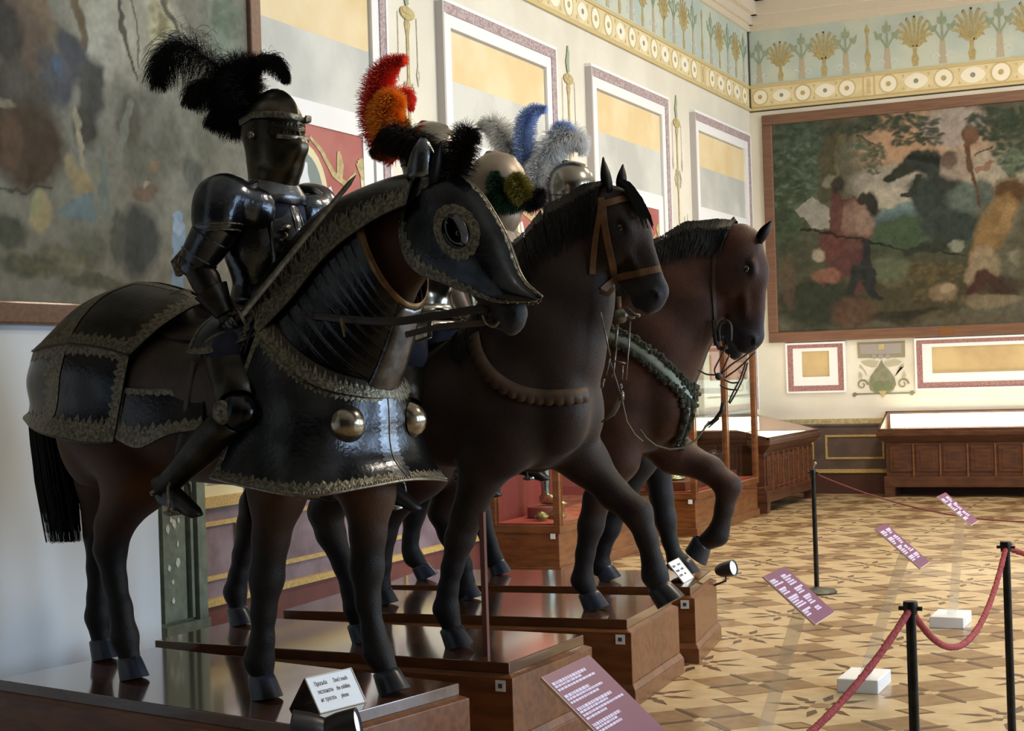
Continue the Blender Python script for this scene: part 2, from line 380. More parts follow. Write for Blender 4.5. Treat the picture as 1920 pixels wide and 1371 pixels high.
# painted frieze on both walls
def palmette(g, uv, u, s, v0=5.70):
    stroke(g, uv, [(u, v0, .03*s), (u, v0+.1*s, .045*s), (u, v0+.16*s, .02*s), (u, v0+.28*s, .03*s)], .004, 0)
    for k in range(-6, 7):
        a = k*.235; L_ = (.46-.012*k*k)*s
        stroke(g, uv, [(u+.01*k, v0+.24*s, .006*s), (u+math.sin(a)*L_*.6, v0+.26*s+math.cos(a)*L_*.62, .019*s), (u+math.sin(a)*L_*.9, v0+.26*s+math.cos(a)*L_*.82, .016*s), (u+math.sin(a)*L_*1.05, v0+.24*s+math.cos(a)*L_*.80, .004*s)], .005, 0)
def vinetree(g, uv, u, s, v0=5.70):
    stroke(g, uv, [(u, v0, .05*s), (u, v0+.15*s, .04*s), (u, v0+.3*s, .03*s), (u, v0+.36*s, .012*s)], .004, 2)
    stroke(g, uv, [(u, v0+.3*s, .012*s), (u, v0+.55*s, .012*s)], .006, 1)
    for s_ in (-1, 1):
        stroke(g, uv, [(u, v0+.3*s, .012*s), (u+s_*.06*s, v0+.4*s, .012*s), (u+s_*.11*s, v0+.47*s, .008*s)], .006, 1)
        flat(g, uv, [(u+s_*a*s, v0+b*s) for a, b in ((.08, .44), (.06, .52), (.12, .50), (.17, .56), (.16, .47), (.13, .42))][::s_], .006, 1)
        stroke(g, uv, curl(u+s_*.1*s, v0+.09*s, .06*s, 0 if s_ < 0 else math.pi, 1, .009*s, -s_), .004, 3)
    flat(g, uv, [(u+a*s, v0+b*s) for a, b in ((0, .5), (.06, .54), (.055, .62), (.02, .6), (0, .7), (-.02, .6), (-.055, .62), (-.06, .54))], .006, 1)
def thin(g, uv, u, s, v0=5.70):
    stroke(g, uv, [(u, v0, .04*s), (u, v0+.07*s, .015*s), (u, v0+.2*s, .045*s), (u, v0+.3*s, .015*s), (u, v0+.5*s, .012*s), (u, v0+.58*s, .035*s), (u, v0+.66*s, .005*s)], .004, 0)
def frieze(uv, us, name, parent, ua, ub):
    b = MB(); rect(b, uv, ua, ub, 5.316, 5.66, 0, .003, 0); rect(b, uv, ua, ub, 5.66, 6.42, 0, .003, 2)
    rect(b, uv, ua, ub, 5.316, 5.35, 0, .03, 1); rect(b, uv, ua, ub, 5.63, 5.67, 0, .02, 1); rect(b, uv, ua, ub, 5.36, 5.375, 0, .008, 1)
    b.build(name+'_band', [M['fband'], M['fline'], M['fblue']], parent)
    g = MB()
    for i, (u, kind, s) in enumerate(us):
        (palmette if kind == 'p' else vinetree if kind == 'v' else thin)(g, uv, u, s)
        if kind == 't':
            for s_ in (-1, 1): rect(g, uv, u+s_*.075-.012, u+s_*.075+.012, 5.375, 5.63, 0, .006, 4)
            stroke(g, uv, [(u, 5.4, .03), (u, 5.47, .012), (u, 5.5, .03), (u, 5.6, .01)], .005, 4)
        elif kind == 'v':
            disc(g, uv, u, 5.502, .112*s, .004, 5); disc(g, uv, u, 5.502, .035*s, .008, 0)
            stroke(g, uv, [(u+.128*s*math.cos(a*.3927), 5.502+.128*s*math.sin(a*.3927), .006) for a in range(17)], .003, 4)
        else:
            flat(g, uv, [(u+.12*s*math.cos(a*.3927)*(1+.25*abs(math.cos(a*.3927))**3), 5.502+.10*s*math.sin(a*.3927)) for a in range(16)], .004, 5)
            disc(g, uv, u, 5.502, .032*s, .008, 6, 7)
            for s_ in (-1, 1):
                for t_ in (-1, 1): stroke(g, uv, [(u+s_*.16*s, 5.502+t_*.1, .02), (u+s_*.16*s, 5.502+t_*.06, .004)], .004, 4)
    g.build(name+'_painting', [M['palm'], M['vine'], M['vpink'], M['ornw'], M['fline'], M['rwhite'], M['rgrey']], parent)
ep = [(1423, 'v', .85), (1463, 'p', .85), (1503, 'v', .9), (1545, 'p', .95), (1586, 'v', .92), (1627, 't', .95), (1664, 'v', .95), (1716, 'p', 1.05), (1768, 'v', 1.0), (1823, 'p', 1.08), (1876, 'v', 1.02), (1932, 'p', 1.1), (1985, 'v', 1)]
us = [(aty(px, 100, YE).x, k, s) for px, k, s in ep]
x = us[-1][0]+.36
for i in range(20):
    us.append((x, 'pvpvt'[i % 5] if i % 5 != 4 else 't', 1)); x += .37
    if x > 5.3: break
frieze(back_uv, us, 'frieze', wall_back, XL, XR)
us = []; y = YE-.25; seq = 'vpvpvtvpvpvpvpv'
for i in range(36):
    us.append((y, seq[i % 15], .95)); y -= .37
frieze(left_uv, us, 'frieze', wall_left, 7.2, YE)
# cornice above the frieze
for i, (uv, a, b, par) in enumerate(((left_uv, YB, YE, wall_left), (back_uv, XL, XR, wall_back))):
    c = MB(); rect(c, uv, a, b, 6.42, 6.50, 0, .05); rect(c, uv, a, b, 6.50, 6.62, 0, .10); rect(c, uv, a, b, 6.62, 6.80, 0, .18); rect(c, uv, a, b, 6.80, 6.86, 0, .30); rect(c, uv, a, b, 6.86, ZC, 0, .42)
    struct(c.build('trim_%d' % (i+1), mat('cornice_cream', 'ded0ba', .8)))
c = MB()
c.tube([(XL+.012, YE-.012, z) for z in (5.33, 5.8, 6.1, 6.42)], .014, 6); c.build('corner_crack', mat('dark_line', '4d4334', .9), wall_back)
c = MB(); rect(c, back_uv, XL, XR, 5.300, 5.316, 0, .012); c.build('frieze_shadow_strip', MATS['dark_line'], wall_back)  # dark strip laid on the wall as the shadow line below the frieze
# dado
d = MB(); DY0 = atx(388, 1050, XL+.19).y-.02
rect(d, left_uv, DY0, YE, 0, .33, 0, .05, 2); rect(d, left_uv, DY0, YE, .33, .375, 0, .075, 1)
rect(d, left_uv, DY0, YE, .375, .96, 0, .03, 0); rect(d, left_uv, DY0, YE, .96, 1.03, 0, .07, 1); rect(d, left_uv, DY0, YE, 1.03, 1.10, 0, .04, 3)
y = DY0+.10
while y < YE-.3:
    w = .42 if int(y*10) % 2 else 1.35
    for (a, b) in ((y, y+.48), (y+.68, y+2.1), (y+2.3, y+2.78)):
        if b < YE-.05: ring(d, left_uv, a, b, .49, .87, .03, .03, .045, 1)
    y += 3.4
d.build('dado', [M['dadop'], M['goldl'], M['basered'], M['ornl']], wall_left)
d = MB()
rect(d, back_uv, XL+.05, XR, 0, .30, 0, .05, 2); rect(d, back_uv, XL+.05, XR, .285, .335, 0, .07, 1)
rect(d, back_uv, XL+.03, XR, .335, .92, 0, .03, 0); rect(d, back_uv, XL+.03, XR, .92, .95, 0, .05, 0); rect(d, back_uv, XL+.03, XR, .95, 1.02, 0, .04, 3)
ring(d, back_uv, -5.90, -5.33, .47, .80, .028, .03, .042, 1); ring(d, back_uv, -5.17, -4.37, .47, .80, .028, .03, .042, 1)
d.build('dado', [M['dadob'], M['goldl'], M['basebr'], M['orn']], wall_back)
# small framed panels below the tapestry on the end wall
for (a, b) in ((-5.68, -4.86), (-3.93, -1.2)):
    p = MB(); ring(p, back_uv, a, b, 1.38, 2.07, .025, 0, .05, 0); ring(p, back_uv, a+.025, b-.025, 1.405, 2.07, .075, 0, .04, 1); ring(p, back_uv, a+.1, b-.1, 1.48, 2.07, .12, 0, .035, 0)
    rect(p, back_uv, a+.22, b-.22, 1.60, 2.04, 0, .012, 2)
    p.build('wall_panel', [M['creamw'], mat('mauve_stencil_b', '8d5f5f', .8, col2='a3807c', scale=50), mat('panel_sand', 'c9b283', .7, col2='b99f76', scale=2)], wall_back)
o_ = MB(); s = 1/136.0   # grey-green trophy painting: photograph pixels to metres on the wall
def op(x, y): q = aty(1590+x/10.55, 630+y/10.55, YE); return (q.x, q.z)
def opl(L_): return [op(*p) for p in L_]
flat(o_, back_uv, opl([(180, 130), (1125, 95), (1130, 420), (200, 440)]), .004, 0); flat(o_, back_uv, opl([(235, 170), (1060, 140), (1062, 350), (245, 365)]), .008, 1)
flat(o_, back_uv, opl([(610, 160), (715, 155), (718, 270), (612, 272)]), .012, 2)
for cxp in (520, 655, 790): 
    q = op(cxp, 405); disc(o_, back_uv, q[0], q[1], .032, .010, 1, 10)
flat(o_, back_uv, opl([(665, 470), (720, 580), (830, 700), (925, 830), (955, 960), (900, 1070), (790, 1130), (560, 1130), (450, 1060), (415, 940), (450, 800), (520, 700), (610, 580)]), .010, 3)
for cxp in (590, 785):
    q = op(cxp, 990); disc(o_, back_uv, q[0], q[1], .062, .014, 4, 14)
flat(o_, back_uv, opl([(610, 1090), (770, 1080), (700, 1230)]), .016, 2)
q0, q1 = op(120, 1150), op(1290, 1125); stroke(o_, back_uv, [(q0[0], q0[1], .008), (q1[0], q1[1], .008)], .008, 4)
for (x_, y_, r_) in ((135, 1170, .03), (1270, 1140, .03), (285, 965, .075), (1090, 945, .075)):
    q = op(x_, y_); stroke(o_, back_uv, curl(q[0], q[1], r_, 0, 1.2, .012), .008, 3)
for sg, pts in ((1, [(600, 500), (420, 470), (260, 500), (330, 570), (480, 620), (560, 600)]), (1, [(730, 500), (930, 455), (1070, 500), (1000, 570), (820, 610), (750, 570)]), (1, [(240, 560), (350, 700), (380, 800), (300, 660), (230, 620)]), (1, [(1100, 540), (980, 700), (930, 800), (1000, 640), (1110, 600)]), (1, [(230, 700), (290, 780), (270, 850), (215, 820)]), (1, [(1110, 690), (1150, 780), (1110, 850), (1060, 810)])):
    flat(o_, back_uv, opl(pts), .006, 5)
o_.build('trophy_painting', [mat('trophy_frame', '8f8a70', .8), mat('trophy_grey', '9c9591', .8), M['palm'], mat('trophy_olive', '8a8870', .8, col2='7a7a62', scale=14), mat('trophy_green', '6f7a58', .8), mat('trophy_pale', 'b3ae96', .8)], wall_back)

# green pilaster and white board at the left
p = MB(); pa0, pa1 = atx(301, 1050, XL+.165).y, atx(388, 1050, XL+.19).y; pw = pa1-pa0
rect(p, left_uv, pa0, pa1, 0, 5.2, 0, .14); rect(p, left_uv, pa0+.03, pa0+pw*.58, .32, 5.0, .14, .165); rect(p, left_uv, pa0+pw*.66, pa0+pw*.72, .32, 5.0, .14, .18); rect(p, left_uv, pa0+pw*.80, pa1, 0, 5.2, .14, .19)
rect(p, left_uv, pa0, pa1+.01, 0, .30, .14, .20)
pl = struct(p.build('trim_3', M['green']))
p = MB(); rng = random.Random(4)
for (px, py, r) in ((326, 982, .028), (314, 993, .026), (333, 1055, .03), (317, 1066, .022), (333, 1020, .016), (324, 1092, .018), (325, 1127, .02), (320, 975, .018), (334, 976, .015)):
    q = atx(px, py, XL+.166); n = 9; flat(p, left_uv, [(q.y+r*.7*(.7+.5*rng.random())*math.cos(2*math.pi*k/n), q.z+r*(.7+.6*rng.random())*math.sin(2*math.pi*k/n)) for k in range(n)], .1655)
p.build('paint_chip', M['chip'], pl)
g = MB(); g.box(-5.93, -5.75, YB, atx(299, 1050, -5.75).y, 0, 2.6); struct(g.build('wall_left_board', M['board']))
# ------------------------------------------------------------------ tapestries (woven pictures, one colour per stitch patch)
def vnoise(U, V, sc, seed=0):
    rs = np.random.RandomState(seed); G = rs.rand(64, 64); x = U*sc; y = V*sc
    xi = np.floor(x).astype(int); yi = np.floor(y).astype(int); fx = x-xi; fy = y-yi; fx = fx*fx*(3-2*fx); fy = fy*fy*(3-2*fy)
    g = lambda a, b: G[a % 64, b % 64]
    return (g(xi, yi)*(1-fx)+g(xi+1, yi)*fx)*(1-fy)+(g(xi, yi+1)*(1-fx)+g(xi+1, yi+1)*fx)*fy
class Weave:
    def __init__(s, u0, u1, v0, v1, step, base, seed):
        s.u = np.arange(u0, u1+step*.5, step); s.v = np.arange(v0, v1+step*.5, step)
        s.U0, s.V0 = np.meshgrid(s.u, s.v, indexing='ij')
        w = .09; s.U = s.U0+w*(vnoise(s.U0, s.V0, 3, seed)-.5)+.05*(vnoise(s.U0, s.V0, 9, seed+1)-.5)+.03*(vnoise(s.U0, s.V0, 24, seed+5)-.5)
        s.V = s.V0+w*(vnoise(s.U0, s.V0, 3, seed+2)-.5)+.05*(vnoise(s.U0, s.V0, 9, seed+3)-.5)+.03*(vnoise(s.U0, s.V0, 24, seed+6)-.5)
        s.C = np.zeros(s.U.shape+(3,)); s.C[:] = lin(base)[:3]; s.seed = seed
    def mix(s, a, col): s.C += (np.array(lin(col)[:3])-s.C)*a[..., None]
    def blob(s, u, v, ru, rv, col, al=1, soft=.2, ang=0):
        c, n = math.cos(ang), math.sin(ang); du, dv = s.U-u, s.V-v
        d = np.sqrt(((du*c+dv*n)/ru)**2+((-du*n+dv*c)/rv)**2); s.mix(al*np.clip((1+soft-d)/(2*soft), 0, 1), col)
    def line(s, pts, w, col, al=1, soft=.22):
        D = np.full(s.U.shape, 9.0)
        for i in range(len(pts)-1):
            a, b = pts[i], pts[i+1]; wa = w[i] if isinstance(w, list) else w; wb = w[i+1] if isinstance(w, list) else w
            dx, dy = b[0]-a[0], b[1]-a[1]; t = np.clip(((s.U-a[0])*dx+(s.V-a[1])*dy)/(dx*dx+dy*dy+1e-9), 0, 1)
            D = np.minimum(D, np.hypot(s.U-a[0]-t*dx, s.V-a[1]-t*dy)/(wa+(wb-wa)*t))
        s.mix(al*np.clip((1+soft-D)/(2*soft), 0, 1), col)
    def poly(s, pts, col, al=1):
        ins = np.zeros(s.U.shape, bool); n = len(pts)
        for i in range(n):
            (x1, y1), (x2, y2) = pts[i], pts[(i+1) % n]
            if y1 == y2: continue
            ins ^= ((s.V > min(y1, y2)) & (s.V <= max(y1, y2)) & (s.U < (s.V-y1)*(x2-x1)/(y2-y1)+x1))
        s.mix(al*ins.astype(float), col)
    def leaves(s, u, v, ru, rv, col, n=60, r=.05, al=.8):
        rs = np.random.RandomState(int(abs(u*100+v*37)) % 9999)
        for k in range(n):
            a = rs.rand()*6.28; q = math.sqrt(rs.rand())
            cu, cv = u+ru*q*math.cos(a), v+rv*q*math.sin(a)
            m = (abs(s.U0-cu) < 3*r) & (abs(s.V0-cv) < 3*r)
            if not m.any(): continue
            d = np.hypot((s.U[m]-cu)/r, (s.V[m]-cv)/(r*.6)); s.C[m] += (np.array(lin(col)[:3])-s.C[m])*(al*np.clip(1.3-d, 0, 1))[:, None]
    def build(s, uv, name, m, parent, dark=1.0):
        f = 1+.35*(vnoise(s.U0, s.V0, 14, s.seed+8)-.5)+.25*(vnoise(s.U0, s.V0, 40, s.seed+9)-.5)
        s.C *= f[..., None]*dark
        g = MB(); n, k = s.U.shape; i, j = np.meshgrid(np.arange(n-1), np.arange(k-1), indexing='ij'); a = (i*k+j).ravel()
        g.v = [uv(x, y, 0) for x, y in zip(s.U0.ravel().tolist(), s.V0.ravel().tolist())]
        g.f = list(zip(a.tolist(), (a+1).tolist(), (a+k+1).tolist(), (a+k).tolist())); g.m = [0]*len(g.f)
        C4 = np.concatenate([s.C.reshape(-1, 3), np.ones((n*k, 1))], 1)
        return g.build(name, m, parent, cols=C4)
MW = mat('woven_wool', 'ffffff', .95, attr=True, bump=.3, bscale=160, spec=.15)
def tapestry(label, uv, u0, u1, v0, v1, fw, paint, base, seed, step, dark=1.0, plaque=None, org=(0, 0, 0)):
    t = thing('tapestry', label, 'tapestry', org); O = Vector(org)
    luv = lambda a, b, h=0: tuple(Vector(uv(a, b, h))-O)
    f = MB()
    for i, (a, b, c, d) in enumerate(((u0, u1, v1-fw, v1), (u0, u1, v0, v0+fw), (u0, u0+fw, v0+fw, v1-fw), (u1-fw, u1, v0+fw, v1-fw))): rect(f, luv, a, b, c, d, 0, .07)
    f.build('frame', M['framew'], t, bevel=.012)
    w = Weave(u0+fw, u1-fw, v0+fw, v1-fw, step, base, seed); paint(w)
    cv = w.build(lambda a, b, h: luv(a, b, .035), 'woven_picture', MW, t, dark)
    b = MB(); rect(b, luv, u0+.03, u1-.03, v0+.03, v1-.03, 0, .03); b.build('backing', M['framew'], t)
    if plaque:
        q = MB(); rect(q, luv, plaque[0]-.09, plaque[0]+.09, plaque[1]-.05, plaque[1]+.05, .07, .076); q.build('plaque', mat('plaque_brass', '8a6038', .4, .4), t)
    return t
BR = lambda x, y: (aty(1400+x/2.688, 150+y/2.688, YE).x, aty(1400+x/2.688, 150+y/2.688, YE).z)   # zoomed photograph to wall metres
def paint_right(w):
    b = lambda x, y, rx, ry, c, al=1, **k: w.blob(*BR(x, y), rx*.00272, ry*.0027, c, al, **k)
    l = lambda pts, wd, c, al=1, **k: w.line([BR(*p) for p in pts], [q*.0027 for q in wd] if isinstance(wd, list) else wd*.0027, c, al, **k)
    p = lambda pts, c, al=1: w.poly([BR(*q) for q in pts], c, al)
    lv = lambda x, y, rx, ry, c, n=60, r=.05, al=.8: w.leaves(*BR(x, y), rx*.0027, ry*.0027, c, n, r, al)
    b(900, 300, 330, 180, 'a58a72'); b(760, 330, 160, 90, 'a98a70', .8); b(1050, 230, 160, 110, '9a9088'); b(800, 500, 250, 90, '9a958a', .9); b(700, 600, 160, 60, 'a8a294', .8); b(1250, 470, 170, 120, 'a39a8a', .8)
    b(780, 680, 130, 40, '5d7478', .9); b(700, 740, 120, 60, '4e6268', .9); b(820, 640, 70, 22, '6a7f80', .8)
    b(280, 400, 150, 260, '4d5a4c'); b(200, 640, 90, 260, '47523f'); lv(280, 380, 170, 200, '3f4a3e', 160); lv(260, 500, 160, 200, '5f6d5c', 90, .04); lv(220, 700, 90, 240, '3d4638', 90)
    l([(470, 240), (430, 360), (410, 520)], [50, 46, 50], '4f4c3c'); l([(490, 250), (450, 480)], 12, '6b6450', .6)
    l([(560, 270), (610, 300), (690, 330)], [7, 5, 2], '3b3a30'); l([(540, 230), (640, 260)], 5, '3b3a30')
    lv(700, 220, 280, 40, '3e473c', 130, .05); lv(800, 290, 60, 50, '3e473c', 50, .04); lv(920, 290, 70, 60, '3a4238', 60, .04); lv(640, 380, 60, 90, '4c5545', 70, .04); lv(560, 340, 70, 60, '556050', 50, .04)
    lv(1230, 220, 120, 80, '3c463a', 120, .05); lv(1370, 300, 120, 170, '3a4437', 200, .05); lv(1350, 410, 60, 60, '5c6a58', 50, .04)
    b(700, 900, 560, 190, '46483a'); b(780, 780, 200, 80, '42503e'); b(850, 1060, 400, 130, '464232'); b(720, 960, 90, 70, '5c6650', .7); b(360, 1130, 230, 120, '34382e'); b(1000, 800, 120, 60, '4e5a4e', .7)
    # bearers in robes at the left
    p([(250, 660), (330, 600), (420, 640), (430, 760), (330, 760), (270, 700)], '8b8a80'); b(400, 570, 46, 40, '4a4c38'); b(420, 500, 40, 34, '7c7a6c', .8)
    p([(440, 600), (540, 580), (620, 640), (640, 760), (560, 960), (450, 1000), (380, 900), (410, 760)], '583f3a'); b(540, 690, 90, 90, '796358'); b(590, 720, 50, 70, '8a776a', .6); b(430, 820, 60, 70, '5d3c38'); l([(440, 560), (460, 640), (420, 830)], 24, '5a3d39', .9)
    b(360, 880, 40, 36, '9c9382', .8); p([(480, 860), (620, 860), (640, 1080), (560, 1090), (520, 980), (380, 1060), (360, 1010)], '523836', .9); b(400, 1000, 80, 40, '84604f', .7)
    b(455, 520, 36, 46, '37352e'); b(640, 620, 42, 58, '2e2f2b'); b(600, 590, 50, 26, '34322c'); l([(600, 840), (600, 960), (650, 1080), (700, 1090)], [30, 30, 24, 10], '2d2f30'); l([(560, 950), (540, 1080)], [30, 26], '30332f')
    l([(270, 765), (420, 780), (820, 850), (1100, 880)], 5, '2c2a24'); b(220, 1030, 40, 150, '59483c', .6)
    # rearing dark horse and its rider
    l([(730, 490), (790, 450), (850, 400)], [24, 34, 44], '33362f'); l([(850, 400), (930, 420), (990, 480), (1010, 600), (1000, 760)], [36, 60, 80, 90, 90], '343a36'); l([(880, 540), (900, 640), (930, 740)], 60, '363e3a'); l([(870, 480), (850, 560), (800, 585)], [20, 14, 12], '33362f')
    l([(820, 385), (950, 400), (1040, 480)], [8, 14, 10], '272a26'); b(1000, 720, 110, 70, '3a4340'); l([(1000, 760), (960, 840), (800, 860)], [50, 30, 20], '33382f')
    b(1070, 430, 80, 70, '8d7f74'); b(1030, 400, 40, 44, '5e5048'); b(1100, 600, 90, 80, '59635c'); b(1200, 570, 60, 60, '4c5650', .9); l([(1100, 260), (1130, 420), (1170, 640)], [16, 12, 6], '584334'); b(1125, 290, 34, 56, '6a5040'); p([(1150, 440), (1270, 410), (1230, 460), (1170, 480)], '86695a'); l([(1160, 380), (1240, 340)], 5, '5a4838')
    b(1060, 740, 130, 70, '353c38'); b(1050, 830, 40, 30, '8a8a7c', .7)
    # ochre figure at the right
    b(1340, 550, 80, 66, '53402c'); l([(1320, 620), (1250, 760), (1180, 900)], [60, 80, 50], '7b6444'); l([(1340, 640), (1300, 760)], 26, '8a7250', .7); l([(1200, 900), (1140, 1020)], [60, 40], '8b7a66', .8); b(1220, 950, 60, 80, '82765f', .8)
    l([(1130, 1080), (1200, 980), (1300, 1060)], [26, 30, 30], '45302a'); lv(900, 1000, 200, 110, '5d5238', 60, .05, .6); b(990, 1080, 60, 50, '7e6d56', .8); b(1010, 1060, 30, 24, '978672', .7); b(1300, 1040, 110, 50, '3b2f28', .8); b(1230, 1110, 140, 30, '7c705a', .7)
    b(540, 1180, 120, 70, '5a4438', .8); b(820, 1190, 200, 36, '25261f', .7); b(1100, 1200, 300, 30, '5d5442', .6); b(1390, 900, 60, 40, '8a8574', .6); b(1500, 900, 120, 250, '4d4a38', .8); b(1700, 700, 200, 300, '5c5a48'); lv(1700, 500, 250, 200, '3f4738', 120)
tapestry('large woven tapestry of a rearing dark horse and robed bearers, framed, on end wall', back_uv, aty(1430, 222, YE).x, -.6, 2.085, 5.235, .14, paint_right, '5b594b', 11, .0125, .86, (aty(1777, 622, YE).x, 2.155), (-3.2, YE, 2.085))
XT = -5.70
TL = lambda x, y: (atx(x, y, XT).y, atx(x, y, XT).z)
def paint_left(w):
    sc = .0021; rs = np.random.RandomState(5)
    for i in range(46):     # hunters, hounds and trees in the part left of the photograph
        w.blob(rs.uniform(2.6, 5.9), rs.uniform(2.1, 5.2), rs.uniform(.08, .38), rs.uniform(.1, .45), ('4a463e', '5c5a4e', '3f3d36', '7d7764', '57604f', '6b5240', '8c8264')[i % 7], .8)
    for u_ in (3.0, 3.9, 5.2): w.line([(u_, 2.6), (u_+.1, 3.8), (u_-.1, 5.2)], [.1, .08, .06], '4a463a'); w.leaves(u_, 4.8, .6, .4, '4e5848', 90)
    b = lambda x, y, rx, ry, c, al=1, **k: w.blob(*TL(x, y), rx*sc*1.25, ry*sc, c, al, **k)
    l = lambda pts, wd, c, al=1, **k: w.line([TL(*p) for p in pts], [q*sc for q in wd] if isinstance(wd, list) else wd*sc, c, al, **k)
    p = lambda pts, c, al=1: w.poly([TL(*q) for q in pts], c, al)
    lv = lambda x, y, rx, ry, c, n=60, r=.04, al=.8: w.leaves(*TL(x, y), rx*sc*1.25, ry*sc, c, n, r, al)
    b(260, 40, 190, 160, '8a887a'); b(310, 60, 60, 110, '9a957c', .9); b(200, 60, 60, 110, '8c8b80', .9); b(430, 70, 60, 140, '6c7468', .9); lv(440, 30, 60, 60, '5c6558', 60); lv(300, 30, 30, 50, '77735a', 25)
    b(60, 70, 80, 130, '5a4f44'); b(30, 200, 60, 150, '48453e'); b(20, 40, 50, 90, '3f3c37'); l([(75, -10), (110, 60), (130, 100)], [26, 30, 18], '6a5c4c', .7)
    l([(150, -10), (165, 60), (155, 110)], [20, 16, 10], '5a5040'); l([(225, -10), (235, 60), (262, 145)], [8, 9, 8], '4c4940'); l([(250, -10), (264, 70), (268, 130)], [4, 4, 4], '5a564a'); l([(312, -10), (335, 40), (345, 80)], [10, 12, 14], '555248'); l([(350, 40), (400, 60)], 6, '5a574c', .8)
    l([(330, 60), (300, 110), (295, 170)], [22, 26, 22], '62645a'); b(430, 150, 70, 90, '646c64', .8)
    b(150, 110, 50, 60, '46474a'); b(185, 160, 40, 90, '43433f'); b(110, 150, 60, 60, '4c4d50'); b(112, 125, 20, 18, '4b5a70', .7); b(60, 170, 60, 60, '4b4842')
    b(60, 270, 110, 110, '42392f'); b(25, 260, 30, 80, '57463a', .7); b(170, 240, 40, 60, '3d3c36'); b(15, 190, 26, 10, '77705e', .8)
    b(290, 260, 110, 130, '5a5a50'); b(250, 220, 40, 60, '514f46', .9); b(300, 220, 50, 70, '63635a', .7); b(400, 260, 60, 120, '5e5f54', .8); l([(250, 190), (240, 240), (225, 290)], 12, '70736a', .7)
    l([(150, 210), (158, 240), (165, 310)], [10, 12, 8], '847d6a', .9); b(140, 310, 20, 30, '7f765c', .9); b(160, 340, 40, 40, '7d7154', .9); b(185, 320, 20, 30, '6a6a5a', .8)
    b(85, 400, 36, 52, '8c8264', .95); b(75, 380, 24, 22, '7b7e60', .8); p([(125, 390), (185, 350), (182, 412), (120, 408)], '59686a', .9); b(200, 340, 16, 90, '5f6862', .8)
    b(280, 360, 60, 30, '5f5044', .8); b(300, 315, 22, 22, '75604f', .8); b(286, 338, 12, 8, '8c7a6b', .8)
    b(270, 460, 70, 100, '404240'); b(230, 440, 30, 80, '4a4c46', .8); b(170, 470, 60, 60, '55564a', .8); b(60, 510, 90, 40, '4b4d40', .9); b(20, 430, 50, 60, '44463c', .9); l([(0, 345), (110, 352)], 4, '3a382f', .8)
    p([(330, 400), (352, 400), (352, 560), (330, 560)], '6f8294', .95); b(340, 420, 20, 16, '8796a4', .8); b(370, 330, 30, 60, '50524c', .9); b(200, 540, 120, 20, '4a4b3e', .8); lv(110, 500, 120, 50, '5c5a48', 50)
tapestry('large dim grey-green tapestry hanging high at the left, behind the black-plumed knight', lambda a, b, h=0: (XT-.07+h, a, b), 2.6, atx(491, 60, XT).y, atx(100, 609, XT).z, 5.25, .12, paint_left, '6c6b61', 3, .0125, 1.25, None, (XT, 5.5, 2.1))

# ------------------------------------------------------------------ pedestals
PC = {1: ((-3.252, 5.076), -12.4, 1.95, .93), 2: ((-3.044, 6.47), -2.8, 2.05, .80), 3: ((-2.961, 7.763), 3.6, 2.05, .88), 4: ((-3.028, 9.016), 8.6, 1.97, .78)}
PH = .45
def pframe(k):
    (x, y), a, L_, w = PC[k]; a = math.radians(a); d = Vector((math.cos(a), math.sin(a), 0)); n = Vector((-math.sin(a), math.cos(a), 0))
    return Vector((x, y, 0))-d*L_/2+n*w/2, d, n, a, L_, w
def PX(k, px, py, ly=0.0):   # photograph pixel to the frame of pedestal k, on the upright plane ly across from its axis
    c, d, n, a, L_, w = pframe(k); c = c+Vector((0, 0, PH)); r = ray(px, py); P_ = EYEV + r*((c+n*ly-EYEV).dot(n)/r.dot(n)); q = P_-c
    return Vector((q.dot(d), ly, q.z))
PEDLAB = {1: 'dark wooden pedestal nearest the camera, under the armoured horse with black-plumed rider', 2: 'dark wooden pedestal second from the camera, carrying a slim reddish post',
          3: 'wooden pedestal third from the camera, under the horse with green velvet breast collar', 4: 'wooden pedestal farthest from the camera, with a small notice card on its end'}
for k in PC:
    c, d, n, a, L_, w = pframe(k)
    t = thing('display_pedestal', PEDLAB[k], 'pedestal', c, a, 'pedestals of the horse riders')
    l, b = L_/2, w/2
    g = MB(); g.frustum((-l-.05, l+.05, -b-.05, b+.05), (-l-.05, l+.05, -b-.05, b+.05), 0, .085); g.frustum((-l-.05, l+.05, -b-.05, b+.05), (-l-.03, l+.03, -b-.03, b+.03), .085, .12); g.build('base_molding', M['mahog'], t, bevel=.004)
    g = MB(); g.box(-l-.03, l+.03, -b-.03, b+.03, .12, .385); g.frustum((-l-.03, l+.03, -b-.03, b+.03), (-l, l, -b, b), .385, .40); g.build('body', M['mahog'], t, bevel=.003)
    g = MB(); g.box(-l, l, -b, b, .40, .45); g.build('top_board', [M['mahogtop']], t, bevel=.004)
    if k != 1:
        g = MB(); g.box(l-.055, l-.005, -b-.034, -b-.0305, .325, .375); lb = g.build('number_label', M['label'], t)
        g = MB(); g.box(l-.04, l-.02, -b-.0355, -b-.034, .34, .36); g.build('printed_mark', M['labelb'], lb)
    if k == 2:
        q = PX(2, 912, 1214, -.28); g = MB(); g.box(q.x-.012, q.x+.012, -.292, -.268, .45, 1.12); g.build('support_post', mat('post_reddish', '6b3a30', .5), t)

